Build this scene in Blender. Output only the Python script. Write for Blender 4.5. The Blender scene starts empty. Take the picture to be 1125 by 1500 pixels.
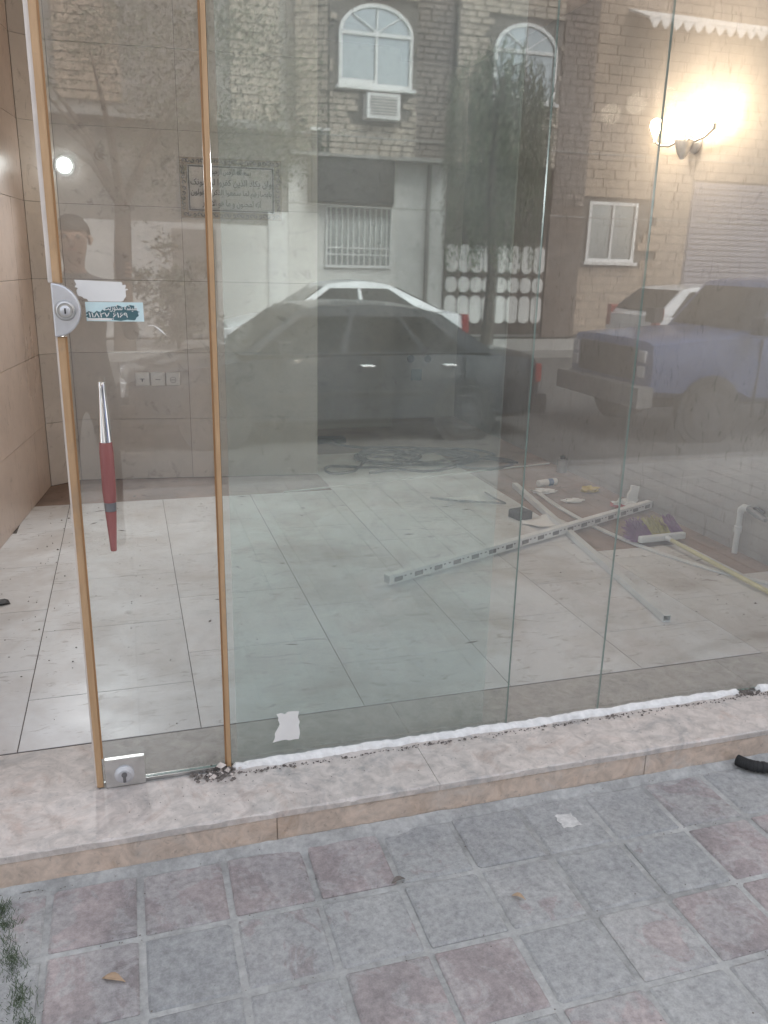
import bpy, bmesh, math, random, unicodedata
from mathutils import Vector, Matrix
random.seed(7)
rnd = random.Random(11)
scene = bpy.context.scene
COL = scene.collection

# ------------------------------------------------------------------ camera, sky, sun, exposure
cam_data = bpy.data.cameras.new('camera')
cam = bpy.data.objects.new('camera', cam_data); COL.objects.link(cam)
pitch, yaw, roll = 0.291153, 0.302544, 0.024385
def _cam_rot(p, y, r):
    B = Matrix(((1, 0, 0), (0, 0, -1), (0, 1, 0)))
    Y = Matrix(((math.cos(y), -math.sin(y), 0), (math.sin(y), math.cos(y), 0), (0, 0, 1)))
    P = Matrix(((1, 0, 0), (0, math.cos(p), -math.sin(p)), (0, math.sin(p), math.cos(p))))
    R = Matrix(((math.cos(r), -math.sin(r), 0), (math.sin(r), math.cos(r), 0), (0, 0, 1)))
    return R @ P @ B @ Y
_R = _cam_rot(pitch, yaw, roll)
_m = Matrix((_R[0], -_R[1], -_R[2])).transposed()
cam.matrix_world = Matrix.Translation((0, -2.35, 1.57)) @ _m.to_4x4()
cam_data.sensor_fit = 'VERTICAL'; cam_data.sensor_height = 36.0
cam_data.lens = 1204.8 / 1500 * 36
cam_data.clip_start = 0.02; cam_data.clip_end = 2000
scene.camera = cam

SUN_EL, SUN_AZ = math.radians(52), math.radians(25)       # azimuth measured from +y towards +x
world = bpy.data.worlds.new('World'); scene.world = world; world.use_nodes = True
wn = world.node_tree.nodes; wl = world.node_tree.links
sky = wn.new('ShaderNodeTexSky'); sky.sky_type = 'NISHITA'; sky.sun_disc = False
sky.sun_elevation = SUN_EL; sky.sun_rotation = SUN_AZ
sky.air_density = 1.0; sky.dust_density = 4.0; sky.ozone_density = 1.0
hsv = wn.new('ShaderNodeHueSaturation'); hsv.inputs['Saturation'].default_value = 0.35
wl.new(sky.outputs[0], hsv.inputs['Color'])
wl.new(hsv.outputs[0], wn['Background'].inputs['Color'])
wn['Background'].inputs['Strength'].default_value = 0.13
sd = bpy.data.lights.new('sun', 'SUN'); sd.energy = 0.7; sd.angle = math.radians(30); sd.color = (1.0, 0.985, 0.96)
sun = bpy.data.objects.new('sun', sd); COL.objects.link(sun)
sun_dir = Vector((math.sin(SUN_AZ) * math.cos(SUN_EL), math.cos(SUN_AZ) * math.cos(SUN_EL), math.sin(SUN_EL)))
sun.rotation_euler = sun_dir.to_track_quat('Z', 'Y').to_euler(); sun.location = (0, 0, 20)
vs = scene.view_settings
vs.view_transform = 'Standard'; vs.look = 'None'; vs.exposure = 2.05; vs.gamma = 1.0; vs.use_curve_mapping = False
scene.render.engine = 'CYCLES'
cy = scene.cycles
cy.max_bounces = 8; cy.diffuse_bounces = 3; cy.glossy_bounces = 4; cy.transmission_bounces = 6
cy.transparent_max_bounces = 24; cy.use_denoising = True; cy.caustics_reflective = False; cy.caustics_refractive = False
cy.sample_clamp_indirect = 6.0; cy.use_adaptive_sampling = True; cy.adaptive_threshold = 0.02

# ------------------------------------------------------------------ materials
def new_mat(name):
    m = bpy.data.materials.new(name); m.use_nodes = True
    nt = m.node_tree
    return m, nt, nt.nodes['Principled BSDF']
def ramp(nt, stops, interp='LINEAR'):
    r = nt.nodes.new('ShaderNodeValToRGB'); r.color_ramp.interpolation = interp
    e = r.color_ramp.elements
    while len(e) < len(stops): e.new(0.5)
    for el, (p, c) in zip(e, stops):
        el.position = p; el.color = (*c, 1) if len(c) == 3 else c
    return r
def noise(nt, scale, detail=5, rough=0.55, coord='pos', dist=0.0, stretch=None):
    n = nt.nodes.new('ShaderNodeTexNoise'); n.inputs['Scale'].default_value = scale
    n.inputs['Detail'].default_value = detail; n.inputs['Roughness'].default_value = rough
    n.inputs['Distortion'].default_value = dist
    if coord == 'pos':
        g = nt.nodes.new('ShaderNodeNewGeometry'); out = g.outputs['Position']
    else:
        g = nt.nodes.new('ShaderNodeTexCoord'); out = g.outputs['Object']
    if stretch:
        mp = nt.nodes.new('ShaderNodeMapping'); mp.inputs['Scale'].default_value = stretch
        nt.links.new(out, mp.inputs['Vector']); out = mp.outputs[0]
    nt.links.new(out, n.inputs['Vector'])
    return n
def mixc(nt, fac, a, b, mode='MIX'):
    m = nt.nodes.new('ShaderNodeMix'); m.data_type = 'RGBA'; m.blend_type = mode
    for sock, v in ((0, fac), (6, a), (7, b)):
        if isinstance(v, (int, float)): m.inputs[sock].default_value = v
        elif isinstance(v, tuple): m.inputs[sock].default_value = (*v, 1)
        else: nt.links.new(v, m.inputs[sock])
    return m.outputs[2]
def bump(nt, p, src, strength=0.3, dist=0.01):
    b = nt.nodes.new('ShaderNodeBump'); b.inputs['Strength'].default_value = strength
    b.inputs['Distance'].default_value = dist
    nt.links.new(src, b.inputs['Height']); nt.links.new(b.outputs[0], p.inputs['Normal'])
def simple(name, col, rough=0.5, metal=0.0, var=0.12, scale=9, bmp=0.0, spec=0.5):
    m, nt, p = new_mat(name)
    n = noise(nt, scale)
    lo = tuple(c * (1 - var) for c in col); hi = tuple(min(1, c * (1 + var)) for c in col)
    r = ramp(nt, [(0.3, lo), (0.7, hi)]); nt.links.new(n.outputs[0], r.inputs[0])
    nt.links.new(r.outputs[0], p.inputs['Base Color'])
    p.inputs['Roughness'].default_value = rough; p.inputs['Metallic'].default_value = metal
    p.inputs['Specular IOR Level'].default_value = spec
    if bmp: bump(nt, p, n.outputs[0], bmp)
    return m
MAT = {}

def mat_tile(name, base, dust, dust_lo, dust_hi, rough=0.3, dscale=1.6):
    m, nt, p = new_mat(name)
    n1 = noise(nt, 5.0, 8, 0.65, dist=0.6); n2 = noise(nt, dscale, 7, 0.6, dist=0.4); n3 = noise(nt, 38, 4, 0.6)
    oi = nt.nodes.new('ShaderNodeObjectInfo')
    lo = tuple(c * 0.90 for c in base)
    r1 = ramp(nt, [(0.35, lo), (0.65, base)]); nt.links.new(n1.outputs[0], r1.inputs[0])
    rr = ramp(nt, [(0, (0.93,) * 3), (1, (1.04,) * 3)]); nt.links.new(oi.outputs['Random'], rr.inputs[0])
    c = mixc(nt, 1.0, r1.outputs[0], rr.outputs[0], 'MULTIPLY')
    r2 = ramp(nt, [(dust_lo, (0, 0, 0)), (dust_hi, (1, 1, 1))]); nt.links.new(n2.outputs[0], r2.inputs[0])
    mf = nt.nodes.new('ShaderNodeMath'); mf.operation = 'MULTIPLY'; mf.inputs[1].default_value = 0.8
    nt.links.new(r2.outputs[0], mf.inputs[0])
    c = mixc(nt, mf.outputs[0], c, dust)
    r3 = ramp(nt, [(0.72, (0, 0, 0)), (0.80, (1, 1, 1))]); nt.links.new(n3.outputs[0], r3.inputs[0])
    mf2 = nt.nodes.new('ShaderNodeMath'); mf2.operation = 'MULTIPLY'; mf2.inputs[1].default_value = 0.5
    nt.links.new(r3.outputs[0], mf2.inputs[0])
    c = mixc(nt, mf2.outputs[0], c, tuple(d * 0.45 for d in dust))
    n5 = noise(nt, 6.5, 9, 0.72, dist=1.5, stretch=(1.0, 2.6, 1.0))
    r5 = ramp(nt, [(0.565, (0, 0, 0)), (0.66, (1, 1, 1))]); nt.links.new(n5.outputs[0], r5.inputs[0])
    mf5 = nt.nodes.new('ShaderNodeMath'); mf5.operation = 'MULTIPLY'; mf5.inputs[1].default_value = 0.62
    nt.links.new(r5.outputs[0], mf5.inputs[0]); c = mixc(nt, mf5.outputs[0], c, tuple(d * 0.62 for d in dust))
    nt.links.new(c, p.inputs['Base Color'])
    rg = ramp(nt, [(0.3, (rough,) * 3), (0.7, (min(1, rough + 0.25),) * 3)]); nt.links.new(n2.outputs[0], rg.inputs[0])
    nt.links.new(rg.outputs[0], p.inputs['Roughness'])
    return m
MAT['floor_tile'] = mat_tile('floor_tile', (0.79, 0.79, 0.79), (0.46, 0.40, 0.355), 0.45, 0.68, 0.32)
MAT['floor_tile_dusty'] = mat_tile('floor_tile_dusty', (0.72, 0.70, 0.68), (0.40, 0.325, 0.28), 0.44, 0.66, 0.5)
MAT['wall_tile'] = mat_tile('wall_tile', (0.69, 0.63, 0.58), (0.59, 0.52, 0.47), 0.55, 0.8, 0.22, 0.9)
MAT['screed'] = mat_tile('screed', (0.33, 0.245, 0.20), (0.20, 0.15, 0.125), 0.45, 0.68, 0.85, 2.4)
MAT['grout'] = simple('grout', (0.14, 0.125, 0.115), 0.9)
MAT['plaster_wall'] = mat_tile('plaster_wall', (0.40, 0.375, 0.35), (0.31, 0.28, 0.255), 0.48, 0.75, 0.6, 0.8)
MAT['ceiling'] = simple('ceiling', (0.30, 0.255, 0.225), 0.85)

def mat_marble(name, base, vein, grey):
    m, nt, p = new_mat(name)
    n1 = noise(nt, 3.6, 10, 0.70, dist=1.6); n2 = noise(nt, 17, 8, 0.66, dist=1.0); n3 = noise(nt, 60, 3, 0.6)
    r1 = ramp(nt, [(0.34, vein), (0.47, base), (0.55, tuple(c * 0.95 for c in base)), (0.68, grey)])
    nt.links.new(n1.outputs[0], r1.inputs[0])
    r2 = ramp(nt, [(0.32, (0.72,) * 3), (0.64, (1.08,) * 3)]); nt.links.new(n2.outputs[0], r2.inputs[0])
    c = mixc(nt, 1.0, r1.outputs[0], r2.outputs[0], 'MULTIPLY')
    r3 = ramp(nt, [(0.61, (0, 0, 0)), (0.72, (1, 1, 1))]); nt.links.new(n3.outputs[0], r3.inputs[0])
    mf = nt.nodes.new('ShaderNodeMath'); mf.operation = 'MULTIPLY'; mf.inputs[1].default_value = 0.35
    nt.links.new(r3.outputs[0], mf.inputs[0])
    c = mixc(nt, mf.outputs[0], c, (0.17, 0.16, 0.155))
    nt.links.new(c, p.inputs['Base Color']); p.inputs['Roughness'].default_value = 0.55
    bump(nt, p, n2.outputs[0], 0.15, 0.004)
    return m
MAT['sill_stone'] = mat_marble('sill_stone', (0.64, 0.58, 0.535), (0.55, 0.45, 0.395), (0.42, 0.40, 0.385))
MAT['sill_lip'] = mat_marble('sill_lip', (0.64, 0.57, 0.52), (0.52, 0.42, 0.35), (0.50, 0.46, 0.43))
MAT['riser_stone'] = mat_marble('riser_stone', (0.64, 0.52, 0.43), (0.57, 0.43, 0.33), (0.60, 0.53, 0.47))
MAT['sill_dimmed'] = mat_marble('sill_dimmed', (0.43, 0.41, 0.385), (0.38, 0.35, 0.325), (0.45, 0.43, 0.41))  # same slab stone; its dimmer look behind glass is put into the colour

def mat_paver():
    m, nt, p = new_mat('paver')
    oi = nt.nodes.new('ShaderNodeObjectInfo')
    n1 = noise(nt, 7.5, 9, 0.68, dist=0.7); n2 = noise(nt, 48, 9, 0.8); n3 = noise(nt, 90, 3, 0.6); n4 = noise(nt, 2.1, 5, 0.6)
    r0 = ramp(nt, [(0.0, (0.385, 0.385, 0.378)), (0.4, (0.43, 0.43, 0.418)), (0.70, (0.435, 0.425, 0.412)), (0.88, (0.435, 0.395, 0.385)), (1.0, (0.385, 0.38, 0.372))])
    nt.links.new(oi.outputs['Random'], r0.inputs[0])
    # worn top layer: mauve-pink body showing through the grey skin, on some pavers more than on others
    ad = nt.nodes.new('ShaderNodeMath'); ad.operation = 'MULTIPLY_ADD'
    nt.links.new(oi.outputs['Random'], ad.inputs[0]); ad.inputs[1].default_value = 0.26
    nt.links.new(n1.outputs[0], ad.inputs[2])
    r1 = ramp(nt, [(0.70, (0, 0, 0)), (0.745, (1, 1, 1))]); nt.links.new(ad.outputs[0], r1.inputs[0])
    mf = nt.nodes.new('ShaderNodeMath'); mf.operation = 'MULTIPLY'; mf.inputs[1].default_value = 0.6
    nt.links.new(r1.outputs[0], mf.inputs[0])
    pk = ramp(nt, [(0.35, (0.27, 0.23, 0.222)), (0.6, (0.45, 0.365, 0.355))]); nt.links.new(n4.outputs[0], pk.inputs[0])
    c = mixc(nt, mf.outputs[0], r0.outputs[0], pk.outputs[0])
    r2 = ramp(nt, [(0.34, (0.66,) * 3), (0.66, (1.20,) * 3)]); nt.links.new(n2.outputs[0], r2.inputs[0])
    c = mixc(nt, 1.0, c, r2.outputs[0], 'MULTIPLY')
    r4 = ramp(nt, [(0.36, (0.80, 0.81, 0.83)), (0.62, (1.05, 1.05, 1.05))]); nt.links.new(n4.outputs[0], r4.inputs[0])
    c = mixc(nt, 1.0, c, r4.outputs[0], 'MULTIPLY')
    r3 = ramp(nt, [(0.70, (0, 0, 0)), (0.77, (1, 1, 1))]); nt.links.new(n3.outputs[0], r3.inputs[0])
    mf3 = nt.nodes.new('ShaderNodeMath'); mf3.operation = 'MULTIPLY'; mf3.inputs[1].default_value = 0.4
    nt.links.new(r3.outputs[0], mf3.inputs[0])
    c = mixc(nt, mf3.outputs[0], c, (0.13, 0.13, 0.13))
    nt.links.new(c, p.inputs['Base Color']); p.inputs['Roughness'].default_value = 0.8
    bump(nt, p, n2.outputs[0], 0.7, 0.006)
    return m
MAT['paver'] = mat_paver()
def mat_mortar():
    m, nt, p = new_mat('mortar')
    n1 = noise(nt, 6, 6, 0.65); n2 = noise(nt, 45, 5, 0.7)
    r1 = ramp(nt, [(0.35, (0.31, 0.31, 0.30)), (0.65, (0.49, 0.49, 0.475))]); nt.links.new(n1.outputs[0], r1.inputs[0])
    r2 = ramp(nt, [(0.3, (0.75,) * 3), (0.7, (1.1,) * 3)]); nt.links.new(n2.outputs[0], r2.inputs[0])
    nt.links.new(mixc(nt, 1.0, r1.outputs[0], r2.outputs[0], 'MULTIPLY'), p.inputs['Base Color'])
    p.inputs['Roughness'].default_value = 0.9; bump(nt, p, n2.outputs[0], 0.6, 0.006)
    return m
MAT['mortar'] = mat_mortar()
MAT['asphalt'] = simple('asphalt', (0.115, 0.113, 0.11), 0.85, var=0.25, scale=14, bmp=0.2)
MAT['kerbstone'] = simple('kerbstone', (0.24, 0.235, 0.23), 0.85, var=0.2)
MAT['concrete'] = simple('concrete', (0.34, 0.335, 0.32), 0.85, var=0.15, scale=8, bmp=0.2)

def mat_glass(name, r0, tint, dirt):
    m = bpy.data.materials.new(name); m.use_nodes = True
    nt = m.node_tree; nt.nodes.clear()
    out = nt.nodes.new('ShaderNodeOutputMaterial')
    tr = nt.nodes.new('ShaderNodeBsdfTransparent'); tr.inputs['Color'].default_value = (*tint, 1)
    gl = nt.nodes.new('ShaderNodeBsdfGlossy'); gl.inputs['Roughness'].default_value = 0.014
    gl.inputs['Color'].default_value = (0.97, 0.985, 0.98, 1)
    lw = nt.nodes.new('ShaderNodeLayerWeight'); lw.inputs['Blend'].default_value = 0.5
    pw = nt.nodes.new('ShaderNodeMath'); pw.operation = 'POWER'; pw.inputs[1].default_value = 5
    nt.links.new(lw.outputs['Facing'], pw.inputs[0])
    ma = nt.nodes.new('ShaderNodeMath'); ma.operation = 'MULTIPLY_ADD'; ma.inputs[1].default_value = 1 - r0; ma.inputs[2].default_value = r0
    nt.links.new(pw.outputs[0], ma.inputs[0])
    mx = nt.nodes.new('ShaderNodeMixShader')
    nt.links.new(ma.outputs[0], mx.inputs[0]); nt.links.new(tr.outputs[0], mx.inputs[1]); nt.links.new(gl.outputs[0], mx.inputs[2])
    # slow ripple of tempered glass
    n = noise(nt, 1.6, 2, 0.4); b = nt.nodes.new('ShaderNodeBump'); b.inputs['Strength'].default_value = 0.05; b.inputs['Distance'].default_value = 0.004
    nt.links.new(n.outputs[0], b.inputs['Height']); nt.links.new(b.outputs[0], gl.inputs['Normal'])
    # dust film
    df = nt.nodes.new('ShaderNodeBsdfDiffuse'); df.inputs['Color'].default_value = (0.72, 0.70, 0.67, 1)
    d1 = noise(nt, 2.2, 6, 0.6, dist=0.8, stretch=(1, 1, 0.6))
    rr = ramp(nt, [(0.3, (dirt * 0.5,) * 3), (0.72, (dirt * 1.6,) * 3)]); nt.links.new(d1.outputs[0], rr.inputs[0])
    mx2 = nt.nodes.new('ShaderNodeMixShader')
    nt.links.new(rr.outputs[0], mx2.inputs[0]); nt.links.new(mx.outputs[0], mx2.inputs[1]); nt.links.new(df.outputs[0], mx2.inputs[2])
    nt.links.new(mx2.outputs[0], out.inputs[0])
    return m
MAT['glass'] = mat_glass('glass', 0.080, (0.975, 0.985, 0.98), 0.055)
MAT['glass_green'] = mat_glass('glass_green', 0.075, (0.935, 0.972, 0.966), 0.060)
MAT['glass_edge'] = simple('glass_edge', (0.25, 0.34, 0.31), 0.25)
MAT['silicone'] = simple('silicone', (0.33, 0.36, 0.35), 0.4)
def mat_strip():
    m, nt, p = new_mat('tan_strip')
    n1 = noise(nt, 40, 6, .7, stretch=(1, 1, .12)); n2 = noise(nt, 9, 7, .7, stretch=(1, 1, .5))
    r1 = ramp(nt, [(.32, (.42, .265, .14)), (.68, (.54, .355, .205))]); nt.links.new(n1.outputs[0], r1.inputs[0])
    r2 = ramp(nt, [(.55, (0, 0, 0)), (.68, (.7, .7, .7))]); nt.links.new(n2.outputs[0], r2.inputs[0])
    nt.links.new(mixc(nt, r2.outputs[0], r1.outputs[0], (.34, .25, .17)), p.inputs['Base Color'])
    p.inputs['Roughness'].default_value = .42; bump(nt, p, n2.outputs[0], .25, .003)
    return m
MAT['tan_strip'] = mat_strip()
MAT['tan_dark'] = simple('tan_dark', (0.36, 0.20, 0.09), 0.45)
MAT['white_brush'] = simple('white_brush', (0.75, 0.70, 0.66), 0.8)
MAT['alu'] = simple('alu', (0.62, 0.63, 0.66), 0.42, 0.75, var=0.06, scale=30)
MAT['alu_dark'] = simple('alu_dark', (0.22, 0.22, 0.23), 0.4, 0.8)
MAT['steel'] = simple('steel', (0.60, 0.595, 0.58), 0.34, 0.85, var=0.12, scale=25)
MAT['chrome'] = simple('chrome', (0.85, 0.86, 0.88), 0.07, 1.0, var=0.02)
MAT['black'] = simple('black', (0.02, 0.02, 0.022), 0.5)
MAT['rubber'] = simple('rubber', (0.03, 0.03, 0.03), 0.8)
MAT['white_paint'] = simple('white_paint', (0.82, 0.82, 0.81), 0.45, var=0.06)
MAT['white_plastic'] = simple('white_plastic', (0.70, 0.71, 0.70), 0.35, var=0.06)
MAT['switch_plastic'] = simple('switch_plastic', (0.80, 0.79, 0.77), 0.35, var=0.04)
MAT['sealant'] = simple('sealant', (0.80, 0.79, 0.77), 0.8, var=0.12, scale=35, bmp=0.5)
MAT['dirt'] = simple('dirt', (0.16, 0.14, 0.125), 0.95, var=0.35, scale=40)
MAT['paper'] = simple('paper', (0.78, 0.77, 0.75), 0.8, var=0.05)
MAT['plaster_grey'] = simple('plaster_grey', (0.58, 0.57, 0.55), .9, var=.2, scale=60)
MAT['paper_red'] = simple('paper_red', (0.45, 0.06, 0.06), 0.5)
MAT['sticker_blue'] = simple('sticker_blue', (0.62, 0.78, 0.80), 0.4, var=0.06, scale=30)
MAT['ink_blue'] = simple('ink_blue', (0.07, 0.15, 0.17), 0.5)
def mat_wood(name, a, b):
    m, nt, p = new_mat(name)
    n = noise(nt, 30, 5, 0.6, stretch=(1, 1, 0.08))
    r = ramp(nt, [(0.35, a), (0.65, b)]); nt.links.new(n.outputs[0], r.inputs[0])
    nt.links.new(r.outputs[0], p.inputs['Base Color']); p.inputs['Roughness'].default_value = 0.25
    return m
MAT['red_wood'] = mat_wood('red_wood', (0.26, 0.09, 0.085), (0.34, 0.135, 0.125))
MAT['plaque'] = simple('plaque', (0.36, 0.28, 0.20), 0.5, var=0.2, scale=40)
MAT['plaque_dark'] = simple('plaque_dark', (0.06, 0.042, 0.03), 0.5, var=0.3, scale=60)
MAT['purple'] = simple('purple', (0.19, 0.06, 0.20), 0.7, var=0.25, scale=60)
MAT['yellow_bristle'] = simple('yellow_bristle', (0.42, 0.36, 0.08), 0.7, var=0.25, scale=60)
MAT['yellow_stick'] = simple('yellow_stick', (0.62, 0.57, 0.33), 0.4)
MAT['yellow_bag'] = simple('yellow_bag', (0.55, 0.40, 0.08), 0.4)
MAT['blue_cap'] = simple('blue_cap', (0.06, 0.15, 0.28), 0.4)
MAT['cable'] = simple('cable', (0.045, 0.047, 0.052), 0.5)
MAT['grey_plastic'] = simple('grey_plastic', (0.20, 0.20, 0.20), 0.45)
MAT['grass'] = simple('grass', (0.085, 0.115, 0.065), 0.7, var=0.5, scale=50)
MAT['dry_leaf'] = simple('dry_leaf', (0.42, 0.30, 0.20), 0.7)
def mat_emit(name, col, s):
    m = bpy.data.materials.new(name); m.use_nodes = True; nt = m.node_tree; nt.nodes.clear()
    e = nt.nodes.new('ShaderNodeEmission'); e.inputs[0].default_value = (*col, 1); e.inputs[1].default_value = s
    o = nt.nodes.new('ShaderNodeOutputMaterial'); nt.links.new(e.outputs[0], o.inputs[0]); return m
MAT['bulb'] = mat_emit('bulb', (1.0, 0.72, 0.42), 18)
MAT['led'] = mat_emit('led', (0.95, 1.0, 0.97), 4)

# ------------------------------------------------------------------ mesh helpers
class MB:
    def __init__(s): s.v = []; s.f = []; s.mi = []
    def add(s, vs_, fs, mi=0, M=None):
        o = len(s.v)
        s.v += [tuple(M @ Vector(p)) if M else tuple(p) for p in vs_]
        s.f += [tuple(i + o for i in f) for f in fs]; s.mi += [mi] * len(fs)
        return s
    def box(s, x0, x1, y0, y1, z0, z1, mi=0, M=None, bv=0.0):
        if bv > 0:
            a = bv
            vv = [(x0, y0, z0), (x1, y0, z0), (x1, y1, z0), (x0, y1, z0), (x0, y0, z1 - a), (x1, y0, z1 - a), (x1, y1, z1 - a), (x0, y1, z1 - a),
                  (x0 + a, y0 + a, z1), (x1 - a, y0 + a, z1), (x1 - a, y1 - a, z1), (x0 + a, y1 - a, z1)]
            ff = [(3, 2, 1, 0), (0, 1, 5, 4), (1, 2, 6, 5), (2, 3, 7, 6), (3, 0, 4, 7), (4, 5, 9, 8), (5, 6, 10, 9), (6, 7, 11, 10), (7, 4, 8, 11), (8, 9, 10, 11)]
            return s.add(vv, ff, mi, M)
        vv = [(x0, y0, z0), (x1, y0, z0), (x1, y1, z0), (x0, y1, z0), (x0, y0, z1), (x1, y0, z1), (x1, y1, z1), (x0, y1, z1)]
        return s.add(vv, [(3, 2, 1, 0), (0, 1, 5, 4), (1, 2, 6, 5), (2, 3, 7, 6), (3, 0, 4, 7), (4, 5, 6, 7)], mi, M)
    def tube(s, pts, r, n=8, mi=0, closed=False):
        pts = [Vector(p) for p in pts]; N = len(pts)
        rs = r if isinstance(r, (list, tuple)) else [r] * N
        rings = []; up = None
        for i, p in enumerate(pts):
            if closed: t = pts[(i + 1) % N] - pts[i - 1]
            else: t = pts[min(i + 1, N - 1)] - pts[max(i - 1, 0)]
            t.normalize()
            if up is None:
                up = Vector((0, 0, 1)) if abs(t.z) < 0.9 else Vector((1, 0, 0))
            a = t.cross(up)
            if a.length < 1e-4: a = t.cross(Vector((1, 0.2, 0)))
            a.normalize(); b = a.cross(t).normalized(); up = b
            rings.append([p + (a * math.cos(2 * math.pi * k / n) + b * math.sin(2 * math.pi * k / n)) * rs[i] for k in range(n)])
        vv = [q for rg in rings for q in rg]; ff = []
        for i in range(N if closed else N - 1):
            j = (i + 1) % N
            for k in range(n):
                l = (k + 1) % n; ff.append((i * n + k, j * n + k, j * n + l, i * n + l))
        if not closed: ff += [tuple(range(n)), tuple(reversed(range((N - 1) * n, N * n)))]
        return s.add(vv, ff, mi)
    def lathe(s, prof, n=24, M=None, mi=0):          # prof: (r, h) about local z
        vv = []; ff = []
        for r, h in prof:
            vv += [(r * math.cos(2 * math.pi * k / n), r * math.sin(2 * math.pi * k / n), h) for k in range(n)]
        for i in range(len(prof) - 1):
            for k in range(n):
                l = (k + 1) % n; ff.append((i * n + k, i * n + l, (i + 1) * n + l, (i + 1) * n + k))
        ff += [tuple(reversed(range(n))), tuple(range((len(prof) - 1) * n, len(prof) * n))]
        return s.add(vv, ff, mi, M)
    def prism(s, poly, y0, y1, mi=0, M=None):        # poly in (x, z), extruded along y
        n = len(poly)
        vv = [(x, y0, z) for x, z in poly] + [(x, y1, z) for x, z in poly]
        ff = [tuple(range(n)), tuple(reversed(range(n, 2 * n)))] + [((i + 1) % n, i, n + i, n + (i + 1) % n) for i in range(n)]
        return s.add(vv, ff, mi, M)
    def build(s, name, mats, parent=None, loc=(0, 0, 0), rotz=0.0, smooth=False, bevel=0.0):
        me = bpy.data.meshes.new(name); me.from_pydata(s.v, [], s.f)
        if not isinstance(mats, (list, tuple)): mats = [mats]
        for m in mats: me.materials.append(m)
        me.polygons.foreach_set('material_index', s.mi)
        bm = bmesh.new(); bm.from_mesh(me); bmesh.ops.recalc_face_normals(bm, faces=bm.faces); bm.to_mesh(me); bm.free()
        if smooth:
            me.polygons.foreach_set('use_smooth', [True] * len(me.polygons)); me.set_sharp_from_angle(angle=math.radians(40))
        o = bpy.data.objects.new(name, me); COL.objects.link(o)
        o.location = loc; o.rotation_euler = (0, 0, rotz)
        if parent: o.parent = parent
        if bevel:
            b = o.modifiers.new('bevel', 'BEVEL'); b.width = bevel; b.segments = 2; b.limit_method = 'ANGLE'
        return o
def tag(o, label=None, cat=None, group=None, kind=None):
    if label: o['label'] = label
    if cat: o['category'] = cat
    if group: o['group'] = group
    if kind: o['kind'] = kind
    return o
def empty(name, loc=(0, 0, 0), rotz=0.0, label=None, cat=None, group=None):
    o = bpy.data.objects.new(name, None); COL.objects.link(o); o.location = loc; o.rotation_euler = (0, 0, rotz)
    o.empty_display_size = 0.1
    return tag(o, label, cat, group)
def struct(o): o['kind'] = 'structure'; return o
def R3(axis, a): return Matrix.Rotation(a, 4, axis)
def T3(*p): return Matrix.Translation(p)

# Persian / Arabic text: shape letters with the presentation forms and lay them out right to left
FORMS = {}
for cp in list(range(0xFB50, 0xFDFF)) + list(range(0xFE70, 0xFEFD)):
    d = unicodedata.decomposition(chr(cp)).split()
    if len(d) == 2 and d[0] in ('<initial>', '<medial>', '<final>', '<isolated>'):
        FORMS.setdefault(int(d[1], 16), {})[d[0][1:-1]] = chr(cp)
    elif len(d) == 3 and d[1] == '0644' and d[2] == '0627' and d[0] in ('<isolated>', '<final>'):
        FORMS.setdefault('la', {})[d[0][1:-1]] = chr(cp)
def shape_fa(t):
    out = []; i = 0; joined = False
    while i < len(t):
        c = t[i]
        if c == '\u0644' and i + 1 < len(t) and t[i + 1] == '\u0627':
            out.append(FORMS['la']['final' if joined else 'isolated']); joined = False; i += 2; continue
        f = FORMS.get(ord(c))
        if not f: out.append(c); joined = False; i += 1; continue
        nxt = i + 1 < len(t) and ord(t[i + 1]) in FORMS and 'final' in FORMS[ord(t[i + 1])]
        fwd = 'initial' in f and nxt
        key = 'medial' if joined and fwd else 'final' if joined else 'initial' if fwd else 'isolated'
        out.append(f.get(key, c)); joined = fwd; i += 1
    return ''.join(reversed(out))
def text_mesh(name, body, width, height, mat, parent, loc, rot=(math.pi / 2, 0, 0), depth=0.0015):
    c = bpy.data.curves.new(name, 'FONT'); c.body = body; c.resolution_u = 2; c.extrude = 0.02; c.offset = 0.012; c.align_x = 'CENTER'
    t = bpy.data.objects.new('tmp', c); COL.objects.link(t); bpy.context.view_layer.update()
    me = bpy.data.meshes.new_from_object(t.evaluated_get(bpy.context.evaluated_depsgraph_get()))
    bpy.data.objects.remove(t)
    xs = [v.co.x for v in me.vertices]; ys = [v.co.y for v in me.vertices]
    if xs:
        cx, cyy = (min(xs) + max(xs)) / 2, (min(ys) + max(ys)) / 2
        sx, sy = width / (max(xs) - min(xs)), height / (max(ys) - min(ys))
        for v in me.vertices: v.co = ((v.co.x - cx) * sx, (v.co.y - cyy) * sy, v.co.z / 0.02 * depth)
    me.materials.clear(); me.materials.append(mat); me.name = name
    o = bpy.data.objects.new(name, me); COL.objects.link(o); o.parent = parent; o.location = loc; o.rotation_euler = rot
    return o

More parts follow.
